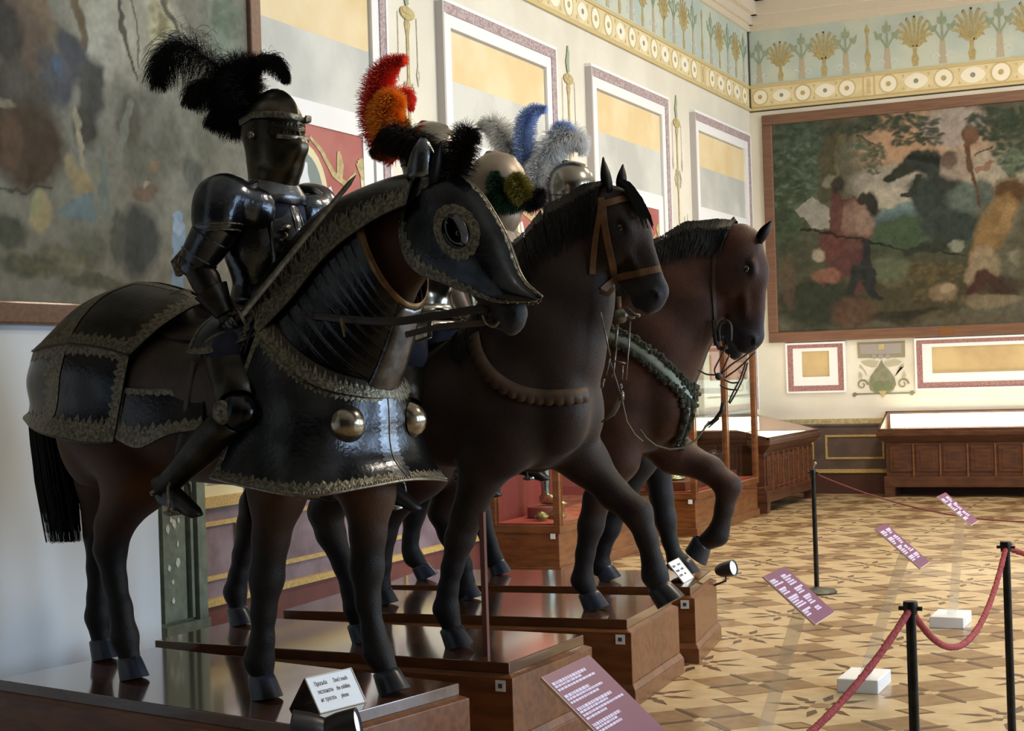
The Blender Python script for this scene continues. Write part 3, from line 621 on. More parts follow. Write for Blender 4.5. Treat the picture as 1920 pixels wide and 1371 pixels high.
# notice cards
def notice(label, corner_a, corner_b, h, lean, texts, group=None):
    A, B = atz(*corner_a, PH), atz(*corner_b, PH); w = (B-A).length; u = (B-A).normalized(); nrm = u.cross(Vector((0, 0, 1))).normalized()
    if nrm.dot(EYEV-A) < 0: nrm = -nrm
    up = (Vector((0, 0, 1))*math.cos(lean)-nrm*math.sin(lean)).normalized(); o = (A+B)/2
    t = thing('notice_card', label, 'notice', o, 0, group)
    fn = u.cross(up).normalized(); fn = fn if fn.dot(nrm) > 0 else -fn
    R = Matrix((u, up, fn)).transposed().to_4x4()
    g = MB(); g.T = R; g.box(-w/2, w/2, 0, h, -.003, 0); g.build('card', mat('card_white', 'e9eef6', .5), t)
    g = MB(); g.T = R; g.box(-w/2, -w/2+.004, 0, h, 0, .003); g.box(w/2-.004, w/2, 0, h, 0, .003); g.box(-w/2, w/2, 0, .004, 0, .003); g.box(-w/2, w/2, h-.004, h, 0, .003); g.build('border', mat('card_border', 'c9c4b8', .5), t)
    top = up*h; back = top - nrm*(h*math.sin(lean)*1.15) - Vector((0, 0, top.z)); 
    g = MB(); g.slab([-u*w/2+top-fn*.003, u*w/2+top-fn*.003, u*w/2+back, -u*w/2+back], -fn*.003); g.build('back_flap', mat('card_back', '7d6d5c', .6), t)
    for (tx, x, y, sz, sx) in texts:
        ctext(tx, sz*h, R @ Matrix.Translation((x*w-w/2, y*h, .0008)), M['darktxt'], 'lettering', t, .0003, 'LEFT', sx)
    return t
notice('white bilingual notice card reading Don\'t touch on the nearest pedestal', (600, 1339), (687, 1317), .155, math.radians(32),
       [('Просьба', .13, .72, .17, .62), ('экспонаты', .13, .50, .17, .62), ('не трогать', .13, .28, .17, .62), ("Don't touch", .53, .72, .17, .6), ('the exhibits', .53, .50, .17, .6), ('please', .56, .28, .17, .62)])
notice('small white notice card on the end of the farthest pedestal, by a raised hoof', (1282, 1094), (1301, 1083), .155, math.radians(38),
       [('Просьба', .1, .72, .17, .6), ('экспонаты', .1, .50, .17, .6), ('не трогать', .1, .28, .17, .6), ("Don't touch", .53, .72, .17, .55), ('the exhibits', .53, .50, .17, .55), ('please', .56, .28, .17, .6)])
# small spot lamps on the pedestals
def spot_lamp(label, o, ang, s=1.0, group=None, to=None):
    t = thing('spot_lamp', label, 'lamp', o, ang, group)
    R = Matrix.Rotation(math.radians(78), 4, 'Y')
    g = MB(); g.lathe([(0, -.055*s), (.022*s, -.052*s), (.034*s, -.03*s), (.040*s, 0), (.042*s, .05*s), (.038*s, .05*s), (.036*s, .02*s)], 20, R); g.build('lamp_housing', M['blackp'], t, smooth=True, angle=40)
    g = MB(); g.lathe([(0, .046*s), (.034*s, .044*s), (.037*s, .040*s)], 20, R); g.build('lamp_face', M['lampglass'], t, smooth=True)
    q_ = Matrix.Rotation(-ang, 3, 'Z') @ (Vector(to)-Vector(o)); g = MB(); g.tube([(0, 0, -.02*s), (0, 0, -.06*s), q_+Vector((0, 0, -.0))], .006*s, 8); g.build('bracket', M['blackp'], t)
    return t
def pside(k, fx, fy, z):     # a point on the right-hand end of pedestal k
    c, d, n, a, L_, w = pframe(k); return c+d*(L_/2+.03+fx)+n*(w/2*fy)+Vector((0, 0, z))
q = atz(582, 1368, .455); spot_lamp('round black spot lamp turned left, below the notice card on nearest pedestal', q, math.radians(214), 1.5, None, pside(1, -.01, -.86, .36))
q = atz(636, 1366, .455); spot_lamp('round black spot lamp turned right, below the notice card on nearest pedestal', q, math.radians(20), 1.5, None, pside(1, -.01, -.70, .36))
q = pside(4, .075, .86, .465); spot_lamp('small black spot lamp with white face at far end of farthest pedestal', q, math.radians(-12), 1.25, None, pside(4, -.005, .86, .36))

# ------------------------------------------------------------------ information signs
def sign(label, tl, w, h, base, seed):
    A = atz(*tl, .90); th = math.radians(42); t = thing('information_sign', label, 'sign', (base[0], base[1], 0), 0, 'purple information signs beside the pedestals')
    O = Vector((base[0], base[1], 0)); u = Vector((0, 1, 0)); dn = Vector((math.cos(th), 0, -math.sin(th))); nn = u.cross(dn).normalized(); nn = nn if nn.z > 0 else -nn
    o = A-O; R = Matrix((u, -dn, nn)).transposed().to_4x4(); R.translation = o
    g = MB(); g.T = R; g.box(0, w, -h, 0, -.006, 0); g.build('panel', M['purple'], t)
    g = MB(); g.T = R; g.box(-.003, .0, -h, 0, -.007, .001); g.box(0, w, -h-.003, -h, -.007, .001); g.build('panel_edge', M['signback'], t)
    rs = random.Random(seed); g = MB(); g.T = R
    def words(x0, x1, yy, th_, dens=1):
        x = x0
        while x < x1:
            l_ = min(rs.uniform(.008, .024), x1-x); g.box(x, x+l_, yy-th_, yy, 0, .0012); x += l_+.0035
    lines = [.62, .72, .60, .58, .52, .62, .55]
    yy = -.035
    for col_, (x0, xm) in enumerate((((.04, .95),) if h > .3 and w > .3 and seed == 1 else ((.03, .46), (.52, .92)))):
        yy = -.03
        for blk in range(4):
            for li in range(rs.randint(3, 5)):
                x1 = x0+(xm-x0)*rs.uniform(.45, .98); words(x0*w, x1*w, yy, .0075 if li else .010); yy -= .0125
                if yy < -h+.05: break
            yy -= .012
            if yy < -h+.06: break
    g.build('printed_text', M['txt'], t)
    mid = o + u*(w/2) + dn*(h*.62) - nn*.01
    g = MB(); g.tube([(0, 0, .05), Vector((.02, 0, .12)), mid*.9+Vector((.0, 0, .02)), mid], [(.007, .030)]*4, 8, up=(0, 1, 0)); g.build('clear_post', M['acrylic'], t)
    g = MB(); g.box(-.11, .11, -.17, .17, 0, .075); g.build('base_block', M['white'], t, bevel=.006)
sign('large purple information sign by the second pedestal, lowest in the photo', (1015, 1270), .36, .33, (-1.95, 4.45), 1)
sign('purple information sign in front of the far black rope stand base', (1431, 1081), .335, .28, (-1.98, 6.75), 2)
sign('purple information sign second from the back, with white base block behind near stand', (1641, 991), .27, .30, (-1.90, 8.55), 3)
sign('farthest purple information sign, seen against the end-wall display case', (1757, 931), .32, .27, (-1.80, 10.75), 4)

# ------------------------------------------------------------------ rope stands
STD = {'near': (-1.055, 5.50), 'right': (-.985, 7.40), 'far': (-3.013, 12.018), 'front': (-1.7, 3.0), 'farther': (-.2, 8.6), 'wall': (-5.0, 14.6), 'farright': (.3, 13.2)}
def stanchion(label, x, y, h=.95, knob=False):
    t = thing('rope_stand', label, 'rope stand', (x, y, 0), 0, 'black rope stands')
    g = MB(); g.lathe([(0, 0), (.15, 0), (.155, .012), (.14, .026), (.05, .034), (.022, .05), (0, .05)], 28); g.build('base', mat('stand_base', '3c3f38', .5, .3, col2='55564c', scale=30), t, smooth=True, angle=40)
    g = MB(); g.lathe([(0, .04), (.019, .04), (.0175, h-.03), (0, h-.03)], 14); g.build('pole', M['black'], t, smooth=True, angle=40)
    g = MB(); g.lathe([(0, h-.045), (.023, h-.045), (.026, h-.01), (.024, h), (0, h)], 14); g.tube([(-.04, 0, h-.025), (.04, 0, h-.025)], .008, 8); g.build('cap', M['black'], t, smooth=True, angle=40)
    if knob: g = MB(); g.ball((.02, 0, h+.05), .011, 10); g.tube([(0, 0, h), (.02, 0, h+.05)], .003, 5); g.build('finial', mat('finial_grey', 'a8a29c', .4), t, smooth=True)
stanchion('black rope stand nearest the camera, a thick red rope on both sides', *STD['near'], .93)
stanchion('black rope stand at the right edge of the photo', *STD['right'], .93)
stanchion('far black rope stand with round base in front of the end-wall dado', *STD['far'], .95, True)
def rope(label, a, b, za, zb, sag, r=.012, m=None):
    A = Vector((*a, za)); B = Vector((*b, zb)); n = 48; pts = []
    for i in range(n+1):
        t = i/n; p = A.lerp(B, t); p.z -= sag*4*t*(1-t); pts.append(p-A)
    g = MB(); rs = [r*(1+.10*math.sin(i*2.4)) for i in range(n+1)]; g.tube(pts, rs, 8)
    t = MB(); 
    for ph in (0, math.pi):   # twisted strands
        sp = []
        for i in range(n*4+1):
            q = i/(n*4); p = A.lerp(B, q)-A; p.z -= sag*4*q*(1-q); an = q*(B-A).length*90+ph; sp.append(p+Vector((math.cos(an)*r*.6, 0, math.sin(an)*r*.6)))
        g.tube(sp, r*.55, 5)
    o = g.build('barrier_rope', m or M['rope'], None, smooth=True); o.location = A
    tag(o, label, 'rope', 'red barrier ropes')
rope('thick red rope hanging between the two near black stands', STD['near'], STD['right'], .905, .905, .27)
rope('thick red rope leaving the near stand down to the bottom edge', STD['near'], STD['front'], .905, .93, .36)
rope('red rope leaving the right-hand stand at the right edge of the photo', STD['right'], STD['farther'], .905, .93, .14)
rope('thin red rope from the far stand leftwards past the glass vitrines', STD['far'], STD['wall'], .925, .85, .18, .006, mat('dark_rope', '6e2e2e', .8))
rope('thin red rope sagging rightwards from the far stand along the end wall', STD['far'], STD['farright'], .925, .93, .42, .006, mat('dark_rope', '6e2e2e', .8))

# ------------------------------------------------------------------ display cases
def table_case(name_label, o, rz, L_, D_, h, n):
    t = thing('table_display_case', name_label, 'display case', o, rz, None)
    g = MB(); g.box(0, L_, 0, D_, .13, .27); g.box(.03, L_-.03, .03, D_-.03, .27, h-.25); g.build('cabinet', M['casedark'], t, bevel=.006)
    for i in range(n):
        a = .08+i*(L_-.16)/n; b = a+(L_-.16)/n-.06
        g = MB(); g.box(a, b, .012, .03, .33, h-.30); g.box(a+.05, b-.05, .004, .014, .38, h-.35); g.build('panel', M['casedark'], t, bevel=.004)
        g = MB(); g.box(b+.012, b+.035, -.004, .03, .27, h-.27); g.build('pilaster_strip', M['honey'], t, bevel=.004)
    for (x, y) in ((.0, 0), (L_-.14, 0), (0, D_-.14), (L_-.14, D_-.14)):
        g = MB(); g.frustum((x+.01, x+.13, y+.01, y+.13), (x, x+.14, y, y+.14), 0, .13); g.build('foot', M['casedark'], t)
    g = MB(); g.frustum((.02, L_-.02, .02, D_-.02), (-.07, L_+.07, -.07, D_+.03), h-.25, h-.16); g.box(-.07, L_+.07, -.07, D_+.03, h-.16, h-.10); g.build('cornice', M['casedark'], t, bevel=.006)
    g = MB(); z0, z1 = h-.10, h+.14
    def side(x): return [(x, -.05, z0), (x, -.05, z0+.03), (x, D_, z1), (x, D_, z0)]
    g.slab(side(-.05), (.03, 0, 0)); g.slab(side(L_+.02), (.03, 0, 0)); g.box(-.05, L_+.05, D_-.03, D_, z0, z1+.01); g.box(-.05, L_+.05, -.06, -.03, z0, z0+.035); g.build('lid_frame', M['casedark'], t)
    g = MB(); g.poly([(-.02, -.03, z0+.03), (L_+.02, -.03, z0+.03), (L_+.02, D_-.03, z1), (-.02, D_-.03, z1)]); g.build('glass_lid', M['glassp'], t)
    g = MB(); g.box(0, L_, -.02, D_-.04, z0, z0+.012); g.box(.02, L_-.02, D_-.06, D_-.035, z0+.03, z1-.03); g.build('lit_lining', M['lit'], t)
    return t
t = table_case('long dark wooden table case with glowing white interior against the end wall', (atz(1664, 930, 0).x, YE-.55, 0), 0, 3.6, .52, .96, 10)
# the second one turns its front to the hall, along the left wall
t = table_case('dark wooden table case with glowing interior in the room corner, behind the tall vitrine', (-5.16, 18.35, 0), math.pi/2, 2.35, .80, .98, 9)
def vitrine(label, y0, y1, x0, x1, hb, ht):
    t = thing('glass_vitrine', label, 'display case', ((x0+x1)/2, (y0+y1)/2, 0)); a, b, c, d = (x0-x1)/2, (x1-x0)/2, (y0-y1)/2, (y1-y0)/2
    g = MB(); g.box(a+.02, b-.02, c+.02, d-.02, .06, hb-.05); g.box(a, b, c, d, 0, .09); g.box(a, b, c, d, hb-.07, hb); g.build('cabinet', M['honey'], t, bevel=.006)
    g = MB(); g.box(b-.022, b-.012, -.02, .02, .1, hb-.08); g.build('panel_strip', M['honey'], t)
    g = MB(); g.box(a+.04, b-.04, c+.04, d-.04, hb, hb+.012); g.build('cloth_floor', M['redcloth'], t)
    g = MB(); g.box(a+.01, a+.03, c+.04, d-.04, hb+.01, hb+1.0); g.build('back_panel', M['redback'], t)
    for (x, y) in ((a, c), (b-.06, c), (a, d-.06), (b-.06, d-.06), (b-.06, -.03)):
        g = MB(); g.box(x, x+.06, y, y+.06, hb, ht); g.build('corner_post', M['honey'], t, bevel=.004)
        g = MB(); g.box(x+.058, x+.064, y+.052, y+.064, hb, ht); g.build('brass_edge', M['brass'], t)
    g = MB(); g.box(a, b, c, c+.06, ht, ht+.07); g.box(a, b, d-.06, d, ht, ht+.07); g.box(a, a+.06, c, d, ht, ht+.07); g.box(b-.06, b, c, d, ht, ht+.07); g.build('top_frame', M['honey'], t)
    g = MB(); g.box(b-.032, b-.028, c+.06, -.03, hb, ht); g.box(b-.032, b-.028, .03, d-.06, hb, ht); g.build('front_glass', M['glassp'], t)
    g = MB(); g.box(a+.06, b-.06, c+.03, c+.034, hb, ht); g.build('side_glass', M['glassp'], t)
    g = MB(); g.box(a+.06, b-.06, d-.034, d-.03, hb, ht); g.build('side_glass', M['glassp'], t)
    g = MB(); g.box(b-.09, b-.045, c-.004, c, hb-.115, hb-.07); g.build('number_label', M['label'], t)
    l = bpy.data.lights.new('case_light', 'AREA'); l.size = .4; l.energy = 24; l.color = (1, .82, .55); lo = bpy.data.objects.new('case_light', l); COL.objects.link(lo); lo.location = ((x0+x1)/2, (y0+y1)/2, ht+.02); 
    return t
vitrine('tall wooden glass vitrine with red lining seen between the horses legs', 12.44, 14.9, -6.0, -5.33, .45, 2.45)
vitrine('tall wooden glass vitrine near the corner with brass-edged posts, behind the brown horse', 15.78, 18.15, -6.0, -5.20, .46, 2.45)
def leg_armour(label, x, y, z, ang, rp=.17):
    t = MB(); t.lathe([(0, 0), (rp, 0), (rp, .09), (rp-.02, .10), (0, .10)], 28); o = t.build('round_plinth', mat('plinth_red', '8f4a3e', .8), None, smooth=True, angle=40); o.location = (x, y, z); tag(o, 'round dull red plinth under ' + label, 'plinth')
    r = thing('leg_armour', label, 'armour', (x, y, z+.10), ang)
    g = MB(); g.tube([(0, 0, .06), (0, 0, .14), (-.01, 0, .32), (0, 0, .45), (.01, 0, .52), (0, 0, .6), (0, 0, .9)], [.045, .038, .055, .05, .065, .06, .075], 14); g.build('greave', M['steel'], r, smooth=True)
    g = MB(); g.tube([(-.05, 0, .05), (0, 0, .06), (.08, 0, .05), (.16, 0, .03), (.24, 0, .02)], [(.045, .035), (.055, .042), (.045, .048), (.028, .05), (.014, .03)], 12, up=(0, 0, 1)); g.build('sabaton', mat('gilt_steel', 'd8cfa4', .25, .9), r, smooth=True)
leg_armour('polished steel leg armour in the vitrine, nearer of the two', -5.72, 13.05, .47, math.radians(-20))
leg_armour('polished steel leg armour in the vitrine, farther of the two', -5.55, 13.85, .47, math.radians(-20), .13)
rng = random.Random(8)
for i in range(4):
    g = MB(); g.lathe([(0, 0), (.05+.03*i % .08, 0), (.07, .03), (.03, .06), (0, .07)], 12, Matrix.Rotation(.2*i, 4, 'X')); o = g.build('armour_fragment', mat('old_bronze', '7c7a4c', .4, .7, col2='b8ad6a', scale=30), None, smooth=True)
    o.location = (-5.62+.07*(i % 2), 12.72+.20*i+.9*(i > 1), .475); tag(o, 'small bronze fragment lying on the red case floor', 'armour piece', 'bronze fragments in the vitrine')
def helmet_small(label, x, y, z, col):
    t = MB(); t.lathe([(0, .26), (.06, .245), (.10, .20), (.115, .14), (.10, .08), (.12, .04), (.14, .02), (.13, .0), (.09, 0)], 18); o = t.build('exhibit_helmet', col, None, smooth=True); o.location = (x, y, z); tag(o, label, 'helmet')
helmet_small('gilt helmet standing low in the far vitrine, left side', -5.6, 16.2, .57, MATS['gilt_steel'])
helmet_small('gilt helmet standing in the middle of the far vitrine', -5.55, 16.9, .57, MATS['gilt_steel'])
helmet_small('dark helmet standing at the right of the far vitrine', -5.5, 17.4, .57, M['black'])
g = MB(); g.box(-.22, .22, -.95, .95, 0, .09); o = g.build('exhibit_step', mat('step_wood', '6e3d28', .5), None, bevel=.005); o.location = (-5.58, 16.85, .476); tag(o, 'low wooden step carrying the helmets in the far vitrine', 'stand')
# ------------------------------------------------------------------ organic bodies: smooth union of soft shapes, meshed with surface nets
from mathutils.bvhtree import BVHTree
BVH = {}
class Sdf:
    def __init__(s, lo, hi, res):
        s.lo = np.array(lo, float); s.res = res; s.n = np.ceil((np.array(hi)-s.lo)/res).astype(int)+1
        s.F = np.full(s.n, .25, np.float32)
    def _blk(s, lo, hi):
        a = np.maximum(np.floor((np.array(lo)-s.lo)/s.res).astype(int), 0); b = np.minimum(np.ceil((np.array(hi)-s.lo)/s.res).astype(int)+1, s.n)
        if (b <= a).any(): return None
        ax = [s.lo[i]+s.res*np.arange(a[i], b[i]) for i in range(3)]
        return tuple(slice(a[i], b[i]) for i in range(3)), np.meshgrid(*ax, indexing='ij', sparse=True)
    def _put(s, sl, d, k, sub):
        f = s.F[sl]; d = d.astype(np.float32)
        if sub: d = -d; h = np.maximum(k-np.abs(f-d), 0)/k; s.F[sl] = np.maximum(f, d)+h*h*k*.25
        else: h = np.maximum(k-np.abs(f-d), 0)/k; s.F[sl] = np.minimum(f, d)-h*h*k*.25
    def rc(s, a, b, ra, rb=None, k=.05, sy=1.0, sub=False):    # round cone, optionally narrowed sideways
        rb = ra if rb is None else rb; a = np.array(a, float); b = np.array(b, float); m = max(ra, rb)+k*2+.02
        q = s._blk(np.minimum(a, b)-m, np.maximum(a, b)+m)
        if q is None: return
        sl, (X, Y, Z) = q; d = b-a; dd = d.dot(d)+1e-9
        t = np.clip(((X-a[0])*d[0]+(Y-a[1])*d[1]+(Z-a[2])*d[2])/dd, 0, 1)
        D = np.sqrt((X-a[0]-t*d[0])**2+((Y-a[1]-t*d[1])/sy)**2+(Z-a[2]-t*d[2])**2)-(ra+(rb-ra)*t)
        s._put(sl, D, k, sub)
    def el(s, c, r, k=.05, sub=False, R=None):     # ellipsoid
        c = np.array(c, float); r = np.array(r, float); m = r.max()+k*2+.02
        q = s._blk(c-m, c+m)
        if q is None: return
        sl, (X, Y, Z) = q; X, Y, Z = X-c[0], Y-c[1], Z-c[2]
        if R is not None: X, Y, Z = (R[0][0]*X+R[1][0]*Y+R[2][0]*Z, R[0][1]*X+R[1][1]*Y+R[2][1]*Z, R[0][2]*X+R[1][2]*Y+R[2][2]*Z)
        k0 = np.sqrt((X/r[0])**2+(Y/r[1])**2+(Z/r[2])**2); k1 = np.sqrt((X/r[0]**2)**2+(Y/r[1]**2)**2+(Z/r[2]**2)**2)+1e-6
        s._put(sl, k0*(k0-1)/k1, k, sub)
    def mesh(s):
        F = s.F; n = F.shape; ins = F < 0
        c = [(i, j, k) for i in (0, 1) for j in (0, 1) for k in (0, 1)]
        sh = lambda A, o: A[o[0]:n[0]-1+o[0], o[1]:n[1]-1+o[1], o[2]:n[2]-1+o[2]]
        cnt = sum(sh(ins, o).astype(np.int8) for o in c); act = (cnt > 0) & (cnt < 8)
        I = np.argwhere(act); idx = np.full(act.shape, -1, np.int64); idx[act] = np.arange(len(I))
        vals = np.stack([sh(F, o)[act] for o in c], 1); pos = np.zeros((len(I), 3)); num = np.zeros(len(I))
        for a in range(8):
            for b in range(a+1, 8):
                if sum(abs(c[a][q]-c[b][q]) for q in range(3)) != 1: continue
                m = (vals[:, a] < 0) != (vals[:, b] < 0); t = vals[m, a]/(vals[m, a]-vals[m, b])
                pos[m] += np.array(c[a])+t[:, None]*(np.array(c[b])-np.array(c[a])); num[m] += 1
        V = s.lo+s.res*(I+pos/num[:, None]); faces = []
        for ax in range(3):
            o = [0, 0, 0]; o[ax] = 1; A = ins[:n[0]-o[0], :n[1]-o[1], :n[2]-o[2]]; B = ins[o[0]:, o[1]:, o[2]:]
            E_ = np.argwhere(A != B); b1, b2 = [q for q in range(3) if q != ax]
            ok = (E_[:, b1] > 0) & (E_[:, b2] > 0) & (E_[:, b1] < n[b1]-1) & (E_[:, b2] < n[b2]-1) & (E_[:, ax] < n[ax]-1); E_ = E_[ok]
            fl_ = A[E_[:, 0], E_[:, 1], E_[:, 2]]; Q = []
            for (p, q) in ((0, 0), (1, 0), (1, 1), (0, 1)):
                J = E_.copy(); J[:, b1] -= p; J[:, b2] -= q; Q.append(idx[J[:, 0], J[:, 1], J[:, 2]])
            Q = np.stack(Q, 1); fl2 = fl_ if ax != 1 else ~fl_
            Q[~fl2] = Q[~fl2][:, ::-1]; faces.append(Q)
        Fc = np.concatenate(faces)
        # light relaxation
        e = np.concatenate([Fc[:, [0, 1]], Fc[:, [1, 2]], Fc[:, [2, 3]], Fc[:, [3, 0]]]); e = np.concatenate([e, e[:, ::-1]])
        deg = np.bincount(e[:, 0], minlength=len(V))[:, None]
        for it in range(2):
            S = np.zeros_like(V)
            for q in range(3): S[:, q] = np.bincount(e[:, 0], weights=V[e[:, 1], q], minlength=len(V))
            V = V*.5+.5*S/np.maximum(deg, 1)
        return V, Fc
def sdf_object(S, name, m, parent, colf=None):
    V, Fc = S.mesh(); g = MB(); V = V+np.array(DEFT[0].translation if DEFT[0] is not None else (0, 0, 0)); g.v = V.tolist(); g.f = [tuple(f) for f in Fc.tolist()]; g.m = [0]*len(g.f)
    cols = None
    if colf is not None: cols = np.concatenate([colf(V), np.ones((len(V), 1))], 1)
    return g.build(name, m, parent, smooth=True, cols=cols)

def strands(curves, w0, w1, name, m, parent, seg=None):     # ribbons with a slight fold, one mesh
    g = MB(); vs = []; fs = []
    for pts in curves:
        k = len(pts); o = len(vs)
        for i, p in enumerate(pts):
            t = (pts[min(i+1, k-1)]-pts[max(i-1, 0)]); t = t.normalized() if t.length > 1e-9 else Vector((0, 0, 1))
            s_ = t.cross(Vector((.3, .8, .2))); s_ = s_.normalized() if s_.length > 1e-6 else Vector((1, 0, 0)); b = t.cross(s_)
            w = w0+(w1-w0)*i/(k-1); vs += [p-s_*w, p+b*w, p+s_*w]
        for i in range(k-1):
            a = o+3*i; fs += [(a, a+1, a+4, a+3), (a+1, a+2, a+5, a+4), (a+2, a, a+3, a+5)]
    if g.T is not None: vs = [g.T @ v for v in vs]
    g.v = [tuple(v) for v in vs]; g.f = fs; g.m = [0]*len(fs); return g.build(name, m, parent)

MH = lambda nm: mat(nm, 'ffffff', .55, attr=True, col2='c8c8c8', scale=5, bump=.25, bscale=120, spec=.22, sheen=.08)
HOOF = mat('hoof_horn', '202125', .32, col2='2b3040', scale=6)
EYEM = mat('glass_eye', '120c08', .05, coat=1)
HAIR = mat('black_hair', '121110', .5, spec=.2)
def horse(k, label, sp):
    c, d, n, a, L_, w = pframe(k)
    t = thing('horse', label, 'horse', c+Vector((0, 0, PH)), a, 'mounted display horses')
    cf, rr = sp['cf'], sp['rr']; S = Sdf((min([rr-.35]+[p_.x-.12 for ch_, _ in sp['legs'] for p_, r_ in ch_]+[h_[0].x-.12 for h_ in sp['hooves']]), -.46, -.02), (max(sp['muz'].x, cf)+.45, .46, 2.35), sp.get('res', .014))
    for i, (ch, kind) in enumerate(sp['legs']):
        hp_ = sp['hooves'][i]; ch[-1] = (Vector(hp_[0])+Vector(hp_[1]).normalized()*.0, .047)
        if i not in sp.get('lifted', ()) and ch[-2][0].z > .21: ch[-2] = (Vector((ch[-2][0].x, ch[-2][0].y, .185)), ch[-2][1])
    # trunk
    S.rc((rr+.5, 0, 1.17), (cf-.5, 0, 1.14), .285, .29, .06)
    S.el((cf-.32, 0, 1.17), (.30, .23, .32), .06); S.el((cf-.2, 0, 1.33), (.22, .19, .24), .06)
    S.el((rr+.42, 0, 1.31), (.36, .22, .20), .06)
    for s_ in (-1, 1):
        S.el((cf-.13, s_*.085, 1.12), (.13, .115, .19), .05)
        S.el((cf-.40, s_*.16, 1.15), (.20, .11, .32), .06); S.el((cf-.42, s_*.17, .98), (.15, .095, .15), .05)
        S.el((rr+.34, s_*.135, 1.17), (.31, .165, .29), .06); S.el((rr+.17, s_*.125, 1.10), (.17, .12, .25), .06)
    S.rc((cf-.55, 0, 1.42), (cf-.95, 0, 1.35), .10, .09, .08)
    S.rc((rr+.08, 0, 1.38), (rr-.02, 0, 1.28), .06, .045, .06)
    # neck
    st = sp['neck']       # list of (crest point, throat point, width ratio, side shift)
    for i in range(len(st)-1):
        (t0, b0, s0, y0), (t1, b1, s1, y1) = st[i], st[i+1]
        m0 = (t0+b0)/2; m1 = (t1+b1)/2; m0.y = y0; m1.y = y1; r0 = (t0-b0).length/2; r1 = (t1-b1).length/2
        S.rc(m0, m1, r0, r1, .05, (s0+s1)/2)
        if i: S.rc(t0*.93+b0*.07+Vector((0, y0, 0)), t1*.93+b1*.07+Vector((0, y1, 0)), .045, .04, .05)
    # head
    P0, P1 = sp['poll'], sp['muz']; ax = (P1-P0); HL = ax.length; ax.normalize(); yaw = sp.get('yaw', 0.0)
    side = Vector((0, 1, 0)); side = (side-ax*side.dot(ax)).normalized(); dr = side.cross(ax).normalized()
    if dr.x*abs(dr.z)+dr.x < 0: dr = -dr
    if dr.z < -.2 and dr.x < .3: dr = -dr
    q = HL/.64; hd = sp.get('hd', 1.0)
    H = lambda s_, t_, y_=0: tuple(P0+ax*(s_*q)+dr*(t_*q)+side*(y_*q))
    K = lambda s_, t_, y_=0: H(s_, t_*hd, y_*(1+(hd-1)*.4))
    RR = Matrix((ax, side, dr)).transposed()
    R = [[RR[i][j] for j in range(3)] for i in range(3)]
    S.rc(K(.07, -.02), K(.22, -.005), .105*q*hd, .098*q*hd, .04, .80)
    for s_ in (-1, 1):
        S.el(K(.215, -.065, s_*.052), (.135*q, .052*q, .105*q*hd), .04, R=R)
        S.el(K(.20, .045, s_*.078), (.052*q, .026*q, .026*q), .02, R=R)
        S.rc(K(.27, .0, s_*.062), K(.46, -.01, s_*.04), .018*q, .012*q, .02)
    S.rc(K(.2, .025), K(.55, .002), .072*q*hd, .052*q*hd, .04, .78/hd)
    S.rc(K(.25, -.075), K(.55, -.05), .06*q*hd, .04*q*hd, .04, .70/hd)
    S.el(K(.585, -.012), (.07*q, .054*q, .062*q*hd), .03, R=R); S.el(K(.635, -.03), (.035*q, .044*q, .044*q*hd), .02, R=R)
    S.el(K(.575, -.078), (.038*q, .030*q, .026*q), .02, R=R)
    for s_ in (-1, 1):
        S.el(K(.60, .008, s_*.042), (.034*q, .020*q, .026*q), .015, R=R)
        S.el(K(.612, .004, s_*.054), (.026*q, .020*q, .019*q), .006, sub=True, R=R)
        S.el(K(.205, .022, s_*.098), (.030*q, .020*q, .019*q), .012, sub=True, R=R)
        S.rc(K(.53, -.050, s_*.052), K(.66, -.046, s_*.036), .011*q, .010*q, .006, sub=True)
    # legs: chains of (point, radius)
    for ch, kind in sp['legs']:
        pts = [p for p, r in ch]; rs = [r for p, r in ch]
        for i in range(len(ch)-1): S.rc(pts[i], pts[i+1], rs[i], rs[i+1], .03 if i else .06)
        if kind == 'f':
            S.rc(Vector((cf-.36, pts[0].y*.95, 1.02)), pts[0], .12, rs[0], .06)
        else:
            S.rc(Vector((rr+.36, pts[0].y*.9, 1.16)), pts[0], .19, rs[0], .08)
            hk = sp['hockdir'] if 'hockdir' in sp else None
        pf, pp = pts[-2], pts[-3]     # ergot tuft behind the fetlock
    base = np.array(lin(sp['coat'])[:3]); dark = np.array(lin(sp['dark'])[:3]); muz = np.array(lin(sp.get('muzc', '2b2a2e'))[:3])
    tint = np.array(lin(sp.get('tint', sp['coat']))[:3]); P0n, axn = np.array(P0), np.array(ax)
    def colf(V):
        C = np.tile(base, (len(V), 1)); z = V[:, 2]
        u = np.clip((1.05-z)/.3, 0, 1)[:, None]; C = C*(1-u)+tint*u
        u = np.clip((sp.get('sock', .78)-z)/.28, 0, 1)[:, None]; C = C*(1-u)+dark*u
        rel = V-P0n; hs = rel@axn/q; near = np.linalg.norm(rel-np.outer(rel@axn, axn), axis=1) < .16*q
        u = (np.clip((hs-.42)/.14, 0, 1)*near*(z > 1.2))[:, None]; C = C*(1-u)+muz*u
        for (s0, y0) in ((.205, -.09), (.205, .09)):
            nn_ = np.array(K(.610, .006, .6*y0)); u = np.clip(1.5-np.linalg.norm(V-nn_, axis=1)/.03, 0, 1)[:, None]*.7; C = C*(1-u)+dark*.4*u
            e = np.array(K(s0, .022, y0)); u = np.clip(1.6-np.linalg.norm(V-e, axis=1)/.05, 0, 1)[:, None]*.75; C = C*(1-u)+dark*u
        return C
    body = sdf_object(S, 'body', MH('coat_'+sp['name']), t, colf); bmh = bmesh.new(); bmh.from_mesh(body.data); BVH[k] = BVHTree.FromBMesh(bmh); bmh.free()
